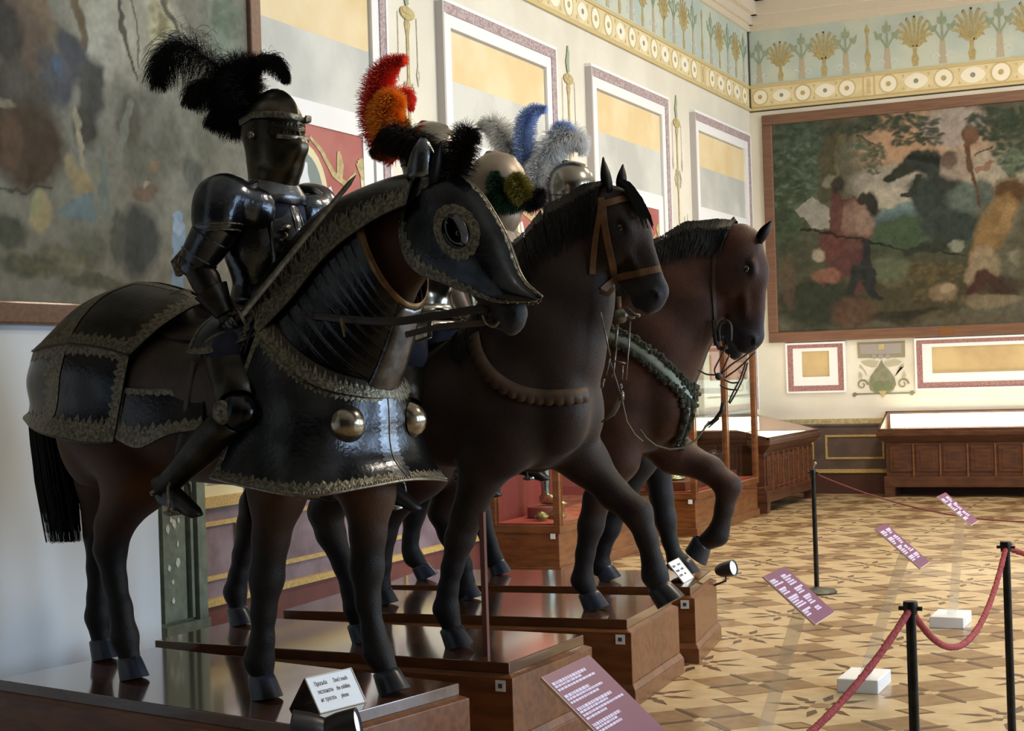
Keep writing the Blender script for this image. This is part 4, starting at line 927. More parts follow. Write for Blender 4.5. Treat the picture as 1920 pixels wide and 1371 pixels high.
    for s_ in (-1, 1):
        g = MB(); g.ball(K(.205, .018, s_*.077), .026*q, 14); g.build('eye', EYEM, t, smooth=True)
    # ears
    for (bp, tp) in sp['ears']:
        b_, t_ = Vector(bp), Vector(tp); u = (t_-b_); l = u.length; u.normalize(); sd = Vector((.6, -.8, 0)); sd = (sd-u*sd.dot(u)).normalized(); fw = u.cross(sd)
        rows = []
        for i in range(9):
            f_ = i/8; wdt = .034*math.sin(math.pi*min(.12+f_*.95, 1))**.7*(1-.25*f_)+.003; row = []
            for j in range(9):
                an = math.radians(-125+250*j/8); row.append(b_+u*(l*f_)+sd*(wdt*math.sin(an))+fw*(wdt*.8*math.cos(an))+fw*(.025*f_*f_))
            rows.append(row)
        g = MB(); g.grid(rows); g.build('ear', HAIR if sp.get('darkear', 1) else MH('coat_'+sp['name']), t, smooth=True, solid=.006)
    # hooves
    for p, di, ti in sp['hooves']:
        p = Vector(p); ax2 = Vector(di).normalized(); sd = Vector((0, 1, 0)); sd = (sd-ax2*sd.dot(ax2)).normalized(); fw = sd.cross(ax2)*(1 if ti >= 0 else -1)
        if fw.x < 0: fw = -fw
        g = MB(); rows = []
        for (h_, r_, o_) in ((.014, .040, -.012), (.004, .053, -.008), (-.015, .056, -.003), (-.07, .063, .008), (-.088, .065, .011), (-.088, .0, .01)):
            rows.append([p+ax2*h_+fw*(o_+r_*1.12*math.cos(q_))+sd*(r_*.95*math.sin(q_)) for q_ in [2*math.pi*j/20 for j in range(20)]])
        g.grid(rows, cv=True); g.build('hoof', HOOF, t, smooth=True, angle=50)
    # mane
    rng = random.Random(k); cur = []; cr = [x[0]+Vector((0, x[3], 0)) for x in st]+sp.get('mane_ext', [])
    cl = cat_rom(cr, 14); wr = sp.get('manew', .10)
    if sp.get('mane', 1):
        for i in range(900):
            f_ = rng.random()*(len(cl)-2); j = int(f_); p = cl[j].lerp(cl[j+1], f_-j); tn = (cl[j+1]-cl[j]).normalized(); dn = Vector((tn.z, 0, -tn.x))
            if dn.z > 0: dn = -dn
            s_ = -1 if rng.random() < .7 else 1; l_ = sp.get('manel', .2)*rng.uniform(.6, 1.1); pts = []
            for m_ in range(5):
                u = m_/4; q_ = p+Vector((0, s_*(.012+wr*math.sqrt(u)), .012-.01*u))+dn*(l_*u*.85)+tn*(-.05*u*u+rng.uniform(-.006, .006)); lc, nr_, _, _ = BVH[k].find_nearest(q_)
                pts.append(lc+nr_*(.014*(1.1-u*.7)+rng.uniform(0, .006)))
            cur.append(pts)
        strands(cur, .0045, .0015, 'mane', HAIR, t)
    if 'forelock' in sp:
        cur = []
        for i in range(220):
            s0 = rng.uniform(-.04, .06); y0 = rng.uniform(-.06, .05); l_ = rng.uniform(.12, .24); pts = []
            for m_ in range(5):
                u = m_/4; pts.append(Vector(K(s0+l_*u, .092-.0*u+.012*math.sin(u*3), y0*(1+.4*u)))+Vector((rng.uniform(-.003, .003), 0, 0)))
            cur.append(pts)
        strands(cur, .005, .0015, 'forelock', HAIR, t)
    if 'tail' in sp:
        tp = cat_rom(sp['tail'], 8); cur = []
        for i in range(1500):
            a_ = rng.random()*6.28; rr_ = math.sqrt(rng.random()); e = 1-.5*rng.random()**1.6; pts = []; wob = rng.uniform(-.02, .02)
            K = max(3, int(len(tp)*e))
            for m_ in range(0, K, 2):
                u = m_/(len(tp)-1); R_ = sp['tailw']*(.35+.9*math.sin(min(u*1.6, 1.57)))*(1-.25*max(0, u-.7)/.3)
                pts.append(tp[m_]+Vector((R_*rr_*math.cos(a_)+wob*u*u, R_*rr_*math.sin(a_), rng.uniform(-.004, .004))))
            if len(pts) > 2: cur.append(pts)
        strands(cur, .0045, .0012, 'tail', HAIR, t)
    return t, H, ax, dr, side
def HIT(k, px, py, off=0.0):      # where the line of sight through a pixel meets the body of horse k (frame of pedestal k)
    c, d, n, a, L_, w = pframe(k); c = c+Vector((0, 0, PH)); R = Matrix.Rotation(-a, 3, 'Z')
    o = R @ (EYEV-c); r = (R @ ray(px, py)).normalized(); loc, nr, i, ds = BVH[k].ray_cast(o, r)
    if loc is None: return None, None
    if nr.dot(r) > 0: nr = -nr
    return loc+nr*off, nr
def leg(k, ly, pix, radii, lys=None):
    return [(PX(k, x, y, ly if lys is None else lys[i]), r) for i, ((x, y), r) in enumerate(zip(pix, radii))]
def V3(x, y, z): return Vector((x, y, z))
FR = [.105, .075, .070, .050, .047, .060, .050]
HR = [.150, .085, .072, .052, .050, .060, .050]
def nk(k, lst): return [(PX(k, *a), PX(k, *b), s_, y_) for a, b, s_, y_ in lst]

# horse 1: bay, armoured, all four feet down
k = 1
L1 = [(leg(1, -.17, [(520, 930), (508, 1010), (500, 1085), (494, 1150), (492, 1200), (486, 1236), (490, 1262)], FR), 'f'),
      (leg(1, .15, [(690, 925), (690, 1000), (688, 1065), (690, 1130), (700, 1185), (708, 1222), (722, 1242)], FR), 'f'),
      (leg(1, -.16, [(262, 890), (214, 985), (207, 1030), (215, 1090), (226, 1140), (233, 1180), (240, 1206)], HR), 'h'),
      (leg(1, .10, [(205, 890), (190, 965), (186, 1000), (184, 1065), (184, 1120), (184, 1156), (188, 1182)], HR), 'h')]
sp1 = dict(name='bay', coat='4a2e1b', dark='181412', tint='55361f', hd=1.15, cf=.95, rr=-.86, poll=V3(1.37, 0, 1.98), muz=V3(1.72, -.02, 1.50), legs=L1, sock=.85,
    neck=[(V3(.35, 0, 1.50), V3(.72, 0, .95), .7, 0), (V3(.52, 0, 1.75), V3(.96, 0, 1.30), .46, 0), (V3(.72, 0, 1.90), V3(1.06, 0, 1.45), .42, 0), (V3(.98, 0, 1.98), V3(1.15, 0, 1.62), .44, 0), (V3(1.25, 0, 2.0), V3(1.26, 0, 1.74), .5, 0)],
    ears=[((1.36, -.07, 2.04), (1.40, -.10, 2.20)), ((1.36, .07, 2.04), (1.40, .10, 2.20))],
    hooves=[(PX(1, 492, 1268, -.17), (-.15, 0, 1), 1), (PX(1, 726, 1252, .15), (-.35, 0, 1), 1), (PX(1, 243, 1216, -.16), (-.2, 0, 1), 1), (PX(1, 190, 1192, .10), (-.2, 0, 1), 1)],
    tail=[V3(-.84, 0, 1.50), V3(-.98, 0, 1.58), V3(-1.10, 0, 1.42), V3(-1.165, 0, 1.18), V3(-1.12, 0, .92), V3(-1.08, 0, .72), V3(-1.05, 0, .54)], tailw=.085, mane=0)
for i in range(4):   # hooves rest on the pedestal
    h = sp1['hooves'][i][0]; h.z = .090
h1, H1f, ax1, dr1, sd1 = horse(1, 'stuffed bay horse in dark steel armour, nearest the camera, carrying the black-plumed knight', sp1)

# horse 2: dark brown, bridle of tan leather, far foreleg lifted
L2 = [(leg(2, -.13, [(905, 880), (875, 968), (862, 1010), (848, 1065), (840, 1105), (836, 1132), (842, 1150)], FR), 'f'),
      (leg(2, .14, [(1095, 862), (1150, 925), (1195, 962), (1213, 1010), (1223, 1050), (1228, 1078), (1235, 1095)], FR), 'f'),
      (leg(2, .14, [(545, 860), (480, 945), (470, 985), (455, 1040), (447, 1080), (441, 1110), (444, 1130)], HR), 'h'),
      (leg(2, -.14, [(650, 880), (610, 960), (620, 1000), (645, 1060), (660, 1110), (668, 1140), (672, 1160)], HR), 'h')]
for i in (2, 3): L2[i] = (L2[i][0], 'h')
sp2 = dict(name='dark', coat='332620', dark='161417', tint='2b1e16', hd=1.48, cf=1.31, rr=-.42, res=.0118, lifted=(1,), poll=PX(2, 1138, 375), muz=PX(2, 1238, 568, -.02), legs=L2, sock=.62, muzc='34353c',
    neck=[(V3(.60, 0, 1.47), V3(1.02, 0, 1.0), .8, 0), (V3(.78, 0, 1.68), V3(1.28, 0, 1.25), .62, 0), (PX(2, 968, 470), PX(2, 1115, 640), .52, 0), (PX(2, 1035, 402), PX(2, 1108, 545), .52, 0), (PX(2, 1100, 362), PX(2, 1130, 470), .62, 0)],
    ears=[(PX(2, 1142, 362, -.06), PX(2, 1121, 298, -.06)), (PX(2, 1165, 358, .06), PX(2, 1158, 310, .06))],
    hooves=[(PX(2, 848, 1158, -.13), (-.3, 0, 1), 1), (PX(2, 1238, 1100, .14), (-.55, 0, 1), 1), (PX(2, 446, 1140, .14), (-.2, 0, 1), 1), (PX(2, 674, 1166, -.14), (-.3, 0, 1), 1)],
    manew=.085, manel=.26, forelock=1, mane_ext=[PX(2, 1140, 352)], tail=[V3(-.44, 0, 1.33), V3(-.56, 0, 1.2), V3(-.62, 0, .9), V3(-.6, 0, .5)], tailw=.08)
for i in (0, 2, 3): sp2['hooves'][i][0].z = .090
h2, H2f, ax2, dr2, sd2 = horse(2, 'stuffed dark brown horse with a tan leather bridle and one foreleg lifted', sp2)

# horse 3: reddish brown, green velvet breast collar, knee raised high
L3 = [(leg(3, -.15, [(1160, 862), (1120, 935), (1108, 985), (1097, 1040), (1094, 1068), (1092, 1088), (1100, 1104)], FR), 'f'),
      (leg(3, .15, [(1262, 850), (1330, 880), (1366, 912), (1358, 955), (1352, 982), (1345, 1003), (1325, 1015)], FR), 'f'),
      (leg(3, -.14, [(790, 880), (730, 960), (720, 1000), (716, 1060), (714, 1090), (712, 1108), (716, 1120)], HR), 'h'),
      (leg(3, .14, [(860, 880), (830, 960), (845, 1000), (868, 1060), (872, 1090), (872, 1108), (874, 1118)], HR), 'h')]
sp3 = dict(name='red', coat='4a2d20', dark='1c1818', tint='43291e', hd=1.3, cf=1.30, rr=-.42, res=.0118, lifted=(1,), poll=PX(3, 1392, 440), muz=PX(3, 1412, 652, -.02), legs=L3, sock=.70, muzc='33333a',
    neck=[(V3(.60, 0, 1.47), V3(1.02, 0, 1.0), .8, 0), (V3(.85, 0, 1.72), V3(1.27, 0, 1.24), .60, 0), (PX(3, 1215, 468), PX(3, 1308, 650), .50, 0), (PX(3, 1290, 432), PX(3, 1326, 570), .50, 0), (PX(3, 1350, 425), PX(3, 1350, 520), .62, 0)],
    ears=[(PX(3, 1422, 455, -.06), PX(3, 1438, 412, -.07)), (PX(3, 1372, 432, .06), PX(3, 1368, 408, .06))],
    hooves=[(PX(3, 1106, 1110, -.15), (-.3, 0, 1), 1), (PX(3, 1318, 1020, .15), (.75, 0, 1), 1), (PX(3, 717, 1122, -.14), (-.2, 0, 1), 1), (PX(3, 874, 1120, .14), (-.2, 0, 1), 1)],
    manew=.085, manel=.20, mane_ext=[PX(3, 1382, 430)], tail=[V3(-.44, 0, 1.33), V3(-.56, 0, 1.2), V3(-.62, 0, .9), V3(-.6, 0, .5)], tailw=.08)
for i in (0, 2, 3): sp3['hooves'][i][0].z = .090
h3, H3f, ax3, dr3, sd3 = horse(3, 'stuffed reddish brown horse with a green velvet breast collar and raised bent foreleg', sp3)

# horse 4: black, mostly hidden behind the others
L4 = [(leg(4, -.14, [(1200, 860), (1160, 945), (1142, 990), (1130, 1030), (1126, 1050), (1124, 1062), (1130, 1072)], FR), 'f'),
      (leg(4, .14, [(1228, 850), (1240, 930), (1248, 975), (1256, 1015), (1264, 1040), (1270, 1055), (1276, 1066)], FR), 'f'),
      (leg(4, -.14, [(850, 850), (790, 930), (776, 965), (770, 1010), (768, 1030), (775, 1045), (784, 1052)], HR), 'h'),
      (leg(4, .14, [(930, 850), (890, 930), (900, 965), (918, 1020), (924, 1040), (928, 1052), (930, 1060)], HR), 'h')]
sp4 = dict(name='black', coat='1f1c1b', dark='17171a', cf=.98, rr=-.75, poll=V3(1.14, 0, 1.92), muz=V3(1.27, 0, 1.38), legs=L4, sock=.8, res=.018,
    neck=[(V3(.3, 0, 1.47), V3(.72, 0, 1.0), .8, 0), (V3(.5, 0, 1.65), V3(.97, 0, 1.22), .62, 0), (V3(.75, 0, 1.84), V3(1.08, 0, 1.45), .52, 0), (V3(.98, 0, 1.92), V3(1.13, 0, 1.62), .52, 0), (V3(1.08, 0, 1.93), V3(1.12, 0, 1.72), .62, 0)],
    ears=[((1.12, -.05, 1.97), (1.12, -.07, 2.07)), ((1.12, .05, 1.97), (1.12, .07, 2.07))],
    hooves=[(PX(4, 1134, 1072, -.14), (-.3, 0, 1), 1), (PX(4, 1282, 1066, .14), (-.3, 0, 1), 1), (PX(4, 790, 1055, -.14), (-.4, 0, 1), 1), (PX(4, 931, 1062, .14), (-.2, 0, 1), 1)],
    tail=[V3(-.77, 0, 1.33), V3(-.88, 0, 1.2), V3(-.94, 0, .9), V3(-.93, 0, .5)], tailw=.08)
for i in range(4): sp4['hooves'][i][0].z = .090
h4, H4f, ax4, dr4, sd4 = horse(4, 'stuffed black horse on the farthest pedestal, mostly hidden behind the reddish brown one', sp4)
# ------------------------------------------------------------------ armour surfaces
def steelmat(nm, c1, c2, r, mtl=.9, sc=9, bump=.15):
    return mat(nm, c1, r, mtl, col2=c2, scale=sc, detail=6, bump=bump, bscale=60)
DST = steelmat('blued_steel', '3a3d42', '2a2c30', .20)
DSTM = steelmat('dark_steel_matt', '3d3b35', '2d2b27', .38)
ETCH = steelmat('etched_band', '7c7767', '524e43', .40, .75, 70, .8)
EDGE = steelmat('worn_edge', '8d857a', '6e685f', .35, .9, 40)
BRT = steelmat('burnished_steel', '6f747c', '52565e', .26, .95, 14)
LEATH = mat('brown_leather', '3a2a20', .6, col2='2a1f19', scale=12, bump=.2)
BRONZ = steelmat('bronze_trim', '7a5f3c', '5f4a30', .45, .7, 20)
class Surf:
    def __init__(s, rows, n=6, ref=None):
        R = [cat_rom(r, n) for r in rows]; m = len(R[0]); cols = [cat_rom([R[i][j] for i in range(len(R))], n) for j in range(m)]
        s.G = [[cols[j][i] for j in range(m)] for i in range(len(cols[0]))]; s.nv, s.nu = len(s.G), m
        s.ref = ref
    def p(s, u, v):
        u = min(max(u, 0), 1)*(s.nu-1); v = min(max(v, 0), 1)*(s.nv-1); i = min(int(v), s.nv-2); j = min(int(u), s.nu-2); a, b = u-j, v-i; G = s.G
        return (G[i][j]*(1-a)+G[i][j+1]*a)*(1-b)+(G[i+1][j]*(1-a)+G[i+1][j+1]*a)*b
    def n(s, u, v):
        e = .012; du = s.p(min(u+e, 1), v)-s.p(max(u-e, 0), v); dv = s.p(u, min(v+e, 1))-s.p(u, max(v-e, 0)); q = du.cross(dv)
        q = q.normalized() if q.length > 1e-12 else Vector((0, 0, 1))
        if s.ref is not None and q.dot(s.p(u, v)-s.ref) < 0: q = -q
        return q
    def plate(s, name, m, parent, th=.006, cut=None, T=None):
        g = MB(); g.grid(s.G)
        if cut: g.f = [f for f in g.f if not cut(sum((Vector(g.v[i]) for i in f), Vector())/4)]; g.m = [0]*len(g.f)
        return g.build(name, m, parent, smooth=True, solid=th)
    def band(s, g, axis, pos, sgn, w, a=0, b=1, zig=0, off=.006, amp=.45, n=None):
        n = n or max(60, zig*8); rows = [[], [], []]
        for i in range(n+1):
            t = a+(b-a)*i/n; z = 1.0
            if zig: ph = (t-a)/(b-a)*zig % 1; z = 1+amp*(1-abs(2*ph-1))**.8*(1 if int((t-a)/(b-a)*zig) % 2 else .6)
            for j, q in enumerate((0, .5, z)):
                u, v = (t, pos+sgn*w*q) if axis == 'v' else (pos+sgn*w*q, t)
                rows[j].append(s.p(u, v)+s.n(u, v)*(off if j < 2 else off*.7))
        g.grid(rows)
def ribbon(g, pts, nrms, w, th=.003, zig=0, edge=None):     # strap lying on a surface
    n = len(pts)
    for i in range(n-1):
        pass
    A, B, C_, D = [], [], [], []
    for i, p in enumerate(pts):
        t = (pts[min(i+1, n-1)]-pts[max(i-1, 0)]).normalized(); sd = t.cross(nrms[i]).normalized(); wi = w[i] if isinstance(w, list) else w
        A.append(p-sd*wi); B.append(p-sd*wi+nrms[i]*th); C_.append(p+sd*wi+nrms[i]*th); D.append(p+sd*wi)
    g.grid([A, B, C_, D, A]); g.poly([A[0], B[0], C_[0], D[0]]); g.poly([A[-1], B[-1], C_[-1], D[-1]])
def strap(k, pix, w, name, m, parent, off=.006, th=.004, n=8, g=None):
    pts, nr = [], []
    cp = cat_rom([(x, y, 0) for x, y in pix], n)
    for q in cp:
        p, nn = HIT(k, q.x, q.y, off)
        if p is None or (pts and (p-pts[-1]).length > .12): continue
        pts.append(p); nr.append(nn)
    for it in range(3):
        pts = [pts[0]]+[(pts[i-1]+pts[i]*2+pts[i+1])/4 for i in range(1, len(pts)-1)]+[pts[-1]]
        nr = [nr[0]]+[(nr[i-1]+nr[i]*2+nr[i+1]).normalized() for i in range(1, len(nr)-1)]+[nr[-1]]
    own = g is None; g = g or MB(); ribbon(g, pts, nr, w, th)
    if own: return g.build(name, m, parent, smooth=False), pts, nr
    return None, pts, nr
def plume(name, parent, feathers, m, seed=1, bw=.0016):
    bw *= .62; feathers = [(a_, b_, c_, int(d_*2.2)) for a_, b_, c_, d_ in feathers]   # feathers: (spine points, barb length, droop, count)
    rng = random.Random(seed); cur = []; sp = []
    for pts, bl, droop, cnt in feathers:
        c_ = cat_rom(pts, 12); sp.append(c_)
        for i in range(cnt):
            f_ = rng.random()**.9*(len(c_)-2); j = int(f_); p = c_[j].lerp(c_[j+1], f_-j); tn = (c_[j+1]-c_[j]).normalized()
            u = f_/(len(c_)-1); r3 = Vector((rng.gauss(0, 1), rng.gauss(0, 1), rng.gauss(0, 1))); r3 = (r3-tn*r3.dot(tn)*.8).normalized()
            l_ = bl*rng.uniform(.55, 1.1)*(.45+.75*math.sin(math.pi*min(1, .12+u*.95))); q = p.copy(); d = (r3+tn*.5).normalized(); line = [q.copy()]
            for s_ in range(4):
                d = (d+Vector((0, 0, -droop))*(.35+.3*s_)+Vector((rng.gauss(0, .12), rng.gauss(0, .12), rng.gauss(0, .12)))).normalized(); q = q+d*(l_/4); line.append(q.copy())
            cur.append(line)
    o = strands(cur, bw, bw*.5, name, m, parent)
    g = MB()
    for c_ in sp: g.tube(c_[::3]+[c_[-1]], [.004*(1-.7*i/max(1, len(c_)//3)) for i in range(len(c_[::3])+1)], 5)
    g.build('quill', m, o, smooth=True)
    return o
def fmat(nm, c, c2=None): return mat(nm, c, .75, col2=c2 or c, scale=30, spec=.2)

# ------------------------------------------------------------------ horse 1: steel bard
ref = Vector((-.3, 0, 1.0))
bard = h1
def mir(L_): return L_+[Vector((p.x, -p.y, p.z)) for p in L_[::-1] if abs(p.y) > 1e-6]
# crupper: upper dome and lower skirt over the hindquarters
def rowm(*p): return mir([V3(*q) for q in p])
cr_up = Surf([rowm((.02, -.02, 1.66), (-.20, -.02, 1.735), (-.45, -.02, 1.775), (-.72, -.015, 1.73), (-.80, 0, 1.70)),
              rowm((.03, -.12, 1.635), (-.20, -.17, 1.69), (-.48, -.19, 1.715), (-.78, -.13, 1.655), (-.90, 0, 1.62)),
              rowm((-.03, -.25, 1.55), (-.22, -.31, 1.59), (-.50, -.31, 1.61), (-.86, -.20, 1.555), (-.985, 0, 1.53)),
              rowm((-.12, -.345, 1.435), (-.27, -.375, 1.475), (-.55, -.355, 1.50), (-.94, -.235, 1.48), (-1.04, 0, 1.475))], 6, ref)
cu = cr_up.plate('crupper_dome', DSTM, bard)
cr_lo = Surf([rowm((-.12, -.34, 1.445), (-.27, -.37, 1.485), (-.55, -.35, 1.505), (-.93, -.23, 1.485), (-1.03, 0, 1.48)),
              rowm((-.13, -.365, 1.33), (-.28, -.395, 1.36), (-.58, -.375, 1.37), (-.97, -.25, 1.35), (-1.08, 0, 1.35)),
              rowm((-.15, -.385, 1.19), (-.30, -.41, 1.21), (-.59, -.39, 1.22), (-.95, -.25, 1.23), (-1.12, 0, 1.25)),
              rowm((-.16, -.41, 1.07), (-.31, -.45, 1.075), (-.60, -.44, 1.11), (-.96, -.26, 1.15), (-1.28, 0, 1.18))], 6, ref)
cl_ = cr_lo.plate('crupper_skirt', DST, bard)
g = MB(); cr_up.band(g, 'v', 1, -1, .13, 0, 1, 46); cr_up.band(g, 'u', 0, 1, .045, 0, 1, 14); cr_up.band(g, 'u', 1, -1, .045, 0, 1, 14)
cr_up.band(g, 'u', .235, 1, .035, 0, 1, 12); cr_up.band(g, 'u', .765, -1, .035, 0, 1, 12); cr_up.band(g, 'v', 0, 1, .10, 0, 1, 0); g.build('etched_border', ETCH, cu, smooth=True)
g = MB(); cr_lo.band(g, 'v', 1, -1, .20, 0, 1, 46); cr_lo.band(g, 'u', 0, 1, .045, 0, .95, 12); cr_lo.band(g, 'u', 1, -1, .045, 0, .95, 12); cr_lo.band(g, 'u', .235, 1, .04, 0, .9, 10); cr_lo.band(g, 'u', .765, -1, .04, 0, .9, 10)
cr_lo.band(g, 'v', .03, 1, .10, 0, 1, 46); g.build('etched_border', ETCH, cl_, smooth=True)
g = MB(); g.tube([cr_lo.p(i/80, 1) for i in range(81)], .006, 6); g.tube([cr_up.p(i/80, 1)+cr_up.n(i/80, 1)*.004 for i in range(81)], .005, 6); g.build('rolled_edge', DSTM, cl_, smooth=True)
for s_ in (-1, 1):      # flank plates under the saddle
    f = lambda *q: [V3(x, s_*y, z) for x, y, z in q]
    fl_ = Surf([f((-.15, .36, 1.30), (.02, .365, 1.29), (.20, .36, 1.29), (.36, .35, 1.30)), f((-.16, .375, 1.20), (.02, .385, 1.19), (.20, .38, 1.19), (.37, .37, 1.20)), f((-.17, .40, 1.09), (.0, .41, 1.045), (.19, .405, 1.10), (.38, .40, 1.12))], 6, ref)
    q = fl_.plate('flank_plate', DST, bard); g = MB(); fl_.band(g, 'v', 1, -1, .26, 0, 1, 12); fl_.band(g, 'v', 0, 1, .14, 0, 1, 12); fl_.band(g, 'u', 0, 1, .06, 0, 1, 0); g.build('etched_border', ETCH, q, smooth=True)
# peytral: breast skirt
pr = (.45, 0, 1.0); prf = Vector(pr)
pey = Surf([rowm((.60, -.27, 1.53), (.74, -.275, 1.40), (.88, -.255, 1.30), (.985, -.16, 1.25), (1.03, 0, 1.24)),
            rowm((.57, -.33, 1.36), (.74, -.34, 1.27), (.90, -.30, 1.19), (.995, -.18, 1.16), (1.035, 0, 1.15)),
            rowm((.53, -.37, 1.17), (.73, -.385, 1.12), (.91, -.335, 1.08), (1.0, -.19, 1.06), (1.035, 0, 1.05)),
            rowm((.50, -.40, 1.02), (.73, -.425, .99), (.93, -.37, .97), (1.03, -.20, .965), (1.06, 0, .97)),
            rowm((.47, -.44, .93), (.73, -.48, .90), (.97, -.42, .865), (1.09, -.22, .885), (1.13, 0, .90))], 6, prf)
pe = pey.plate('peytral', DST, bard)
g = MB(); pey.band(g, 'v', 1, -1, .10, 0, 1, 60); pey.band(g, 'v', 0, 1, .085, 0, 1, 60); pey.band(g, 'u', 0, 1, .022, 0, 1, 0); pey.band(g, 'u', 1, -1, .022, 0, 1, 0)
g.build('etched_border', ETCH, pe, smooth=True)
g = MB(); pey.band(g, 'u', .5, -1, .028, .02, .98, 16); pey.band(g, 'u', .5, 1, .028, .02, .98, 16); g.build('central_ridge_band', BRT, pe, smooth=True)
g = MB(); g.tube([pey.p(i/120, 1) for i in range(121)], .006, 6)
for i in range(150): g.ball(pey.p(i/149, .975)+pey.n(i/149, .975)*.007, .0045, 5)
g.tube([pey.p(0, i/40) for i in range(41)], .005, 6); g.tube([pey.p(1, i/40) for i in range(41)], .005, 6); g.tube([pey.p(.5, i/40)+pey.n(.5, i/40)*.006 for i in range(41)], .004, 6); g.build('rolled_edge', EDGE, pe, smooth=True)
for u_ in (.37, .63):
    p_ = pey.p(u_, .33); n_ = pey.n(u_, .33); R = n_.to_track_quat('Z', 'Y').to_matrix().to_4x4(); R.translation = p_
    g = MB(); g.lathe([(0, .062), (.03, .057), (.055, .040), (.070, .012), (.074, .002)], 28, R); g.build('boss', steelmat('boss_steel', 'a09a8c', '7d7668', .2, .95, 20, .05), pe, smooth=True)
# raised collar above the peytral
col = Surf([rowm((.55, -.235, 1.66), (.70, -.25, 1.50), (.86, -.235, 1.38), (.98, -.15, 1.315), (1.035, 0, 1.295)),
            rowm((.585, -.275, 1.56), (.73, -.28, 1.43), (.88, -.262, 1.325), (.99, -.165, 1.268), (1.045, 0, 1.255)),
            rowm((.59, -.29, 1.52), (.735, -.295, 1.395), (.885, -.275, 1.29), (1.0, -.17, 1.24), (1.05, 0, 1.225))], 6, prf)
cc = col.plate('collar_plate', DSTM, bard); g = MB(); col.band(g, 'v', .52, 1, .48, 0, 1, 0); col.band(g, 'v', 1, -1, .5, 0, 1, 60, amp=.8); g.build('etched_border', ETCH, cc, smooth=True)
# crinet: neck defence. stations crest / throat
CS = [(V3(.44, 0, 1.72), V3(.92, 0, 1.13), .27), (V3(.56, 0, 1.84), V3(1.04, 0, 1.27), .205), (V3(.72, 0, 1.965), V3(1.115, 0, 1.42), .172), (V3(.90, 0, 2.03), V3(1.165, 0, 1.545), .155), (V3(1.12, 0, 2.07), V3(1.225, 0, 1.66), .145), (V3(1.30, 0, 2.075), V3(1.30, 0, 1.76), .135)]
cT = cat_rom([c_[0] for c_ in CS], 10); cB = cat_rom([c_[1] for c_ in CS], 10); cW = [v.x for v in cat_rom([(c_[2], 0, 0) for c_ in CS], 10)]
def neckp(s_, th, off=0.0):
    f_ = s_*10; i = min(int(f_), len(cT)-2); a_ = f_-i; T_, B_, w_ = cT[i].lerp(cT[i+1], a_), cB[i].lerp(cB[i+1], a_), cW[i]*(1-a_)+cW[i+1]*a_
    C_ = (T_+B_)/2; U = (T_-B_); h_ = U.length/2; U.normalize(); return C_+U*((h_+off)*math.cos(th))+Vector((0, 1, 0))*((w_+off)*math.sin(th))
nref = Vector((.9, 0, 1.6))
for i in range(11):          # overlapping lower lames
    a0 = .15+i*.285; rows = []
    for j in range(5):
        s_ = a0+j/4*.32; o_ = .006*(1-j/4)+.0006*i
        rows.append([neckp(s_, math.radians(t_), o_) for t_ in range(66, 295, 6)])
    g = MB(); g.grid(rows); g.build('neck_lame', DST, bard, smooth=True, solid=.004)
    g = MB(); g.tube(rows[0], .0018, 5); g.build('lame_edge', EDGE, bard.children[-1] if False else bard, smooth=True)
g = MB(); rows = [[neckp(3.28+j*.10, math.radians(t_), .012-.002*j) for t_ in range(62, 300, 5)] for j in range(3)]; g.grid(rows); g.build('throat_trim', BRONZ, bard, smooth=True, solid=.004)
g = MB(); rows = [[neckp(.2+j*.12, math.radians(180+t_), .018) for t_ in (-26, -15, 0, 15, 26)] for j in range(27)]; g.grid(rows); g.build('throat_band', BRT, bard, smooth=True, solid=.003)
crest = Surf([[neckp(s_, math.radians(t_), .03) for s_ in (-.0, 1, 2, 3, 4, 5)] for t_ in (-76, -50, -25, 0, 25, 50, 76)], 5, nref)
cp_ = crest.plate('crest_plate', DSTM, bard); g = MB(); crest.band(g, 'v', 0, 1, .13, 0, 1, 30); crest.band(g, 'v', 1, -1, .13, 0, 1, 30); crest.band(g, 'u', 1, -1, .04, 0, 1, 0); g.build('etched_border', ETCH, cp_, smooth=True)
# chanfron: face mask
prof = [(-.15, .035, -.06, .075), (-.06, .10, -.15, .11), (0, .125, -.21, .125), (.11, .148, -.245, .13), (.21, .15, -.225, .128), (.30, .145, -.165, .122), (.38, .128, -.115, .112), (.46, .108, -.06, .098), (.53, .104, -.01, .09), (.58, .115, .045, .065), (.635, .132, .125, .012)]
def Hv(s_, t_, y_=0): return Vector(H1f(s_, t_, y_))
rows = []
for s_, rt, lt, w_ in prof:
    r = []
    for q, (fy, ft) in enumerate(((-.86, 0), (-1.0, .22), (-1.02, .45), (-.93, .68), (-.62, .90), (-.28, .985), (0, 1.0), (.28, .985), (.62, .90), (.93, .68), (1.02, .45), (1.0, .22), (.86, 0))):
        r.append(Hv(s_, lt+(rt+.012*(q == 6)-lt)*ft, w_*fy))
    rows.append(r)
cha = Surf(rows, 5, Hv(.2, -.06))
def eyecut(c_):
    for s_ in (-1, 1):
        e = Hv(.205, .035, s_*.125); d = c_-e
        if abs(d.y) < .08 and ((d.dot(ax1)/.062)**2+(d.dot(dr1)/.036)**2) < 1: return True
    return False
ch = cha.plate('chanfron', DST, bard, .005, eyecut)
g = MB(); cha.band(g, 'u', 0, 1, .055, 0, .97, 26); cha.band(g, 'u', 1, -1, .055, 0, .97, 26); cha.band(g, 'u', .5, -1, .03, .1, .95, 18); cha.band(g, 'u', .5, 1, .03, .1, .95, 18); cha.band(g, 'v', .06, 1, .05, .1, .9, 14); g.build('etched_border', ETCH, ch, smooth=True)
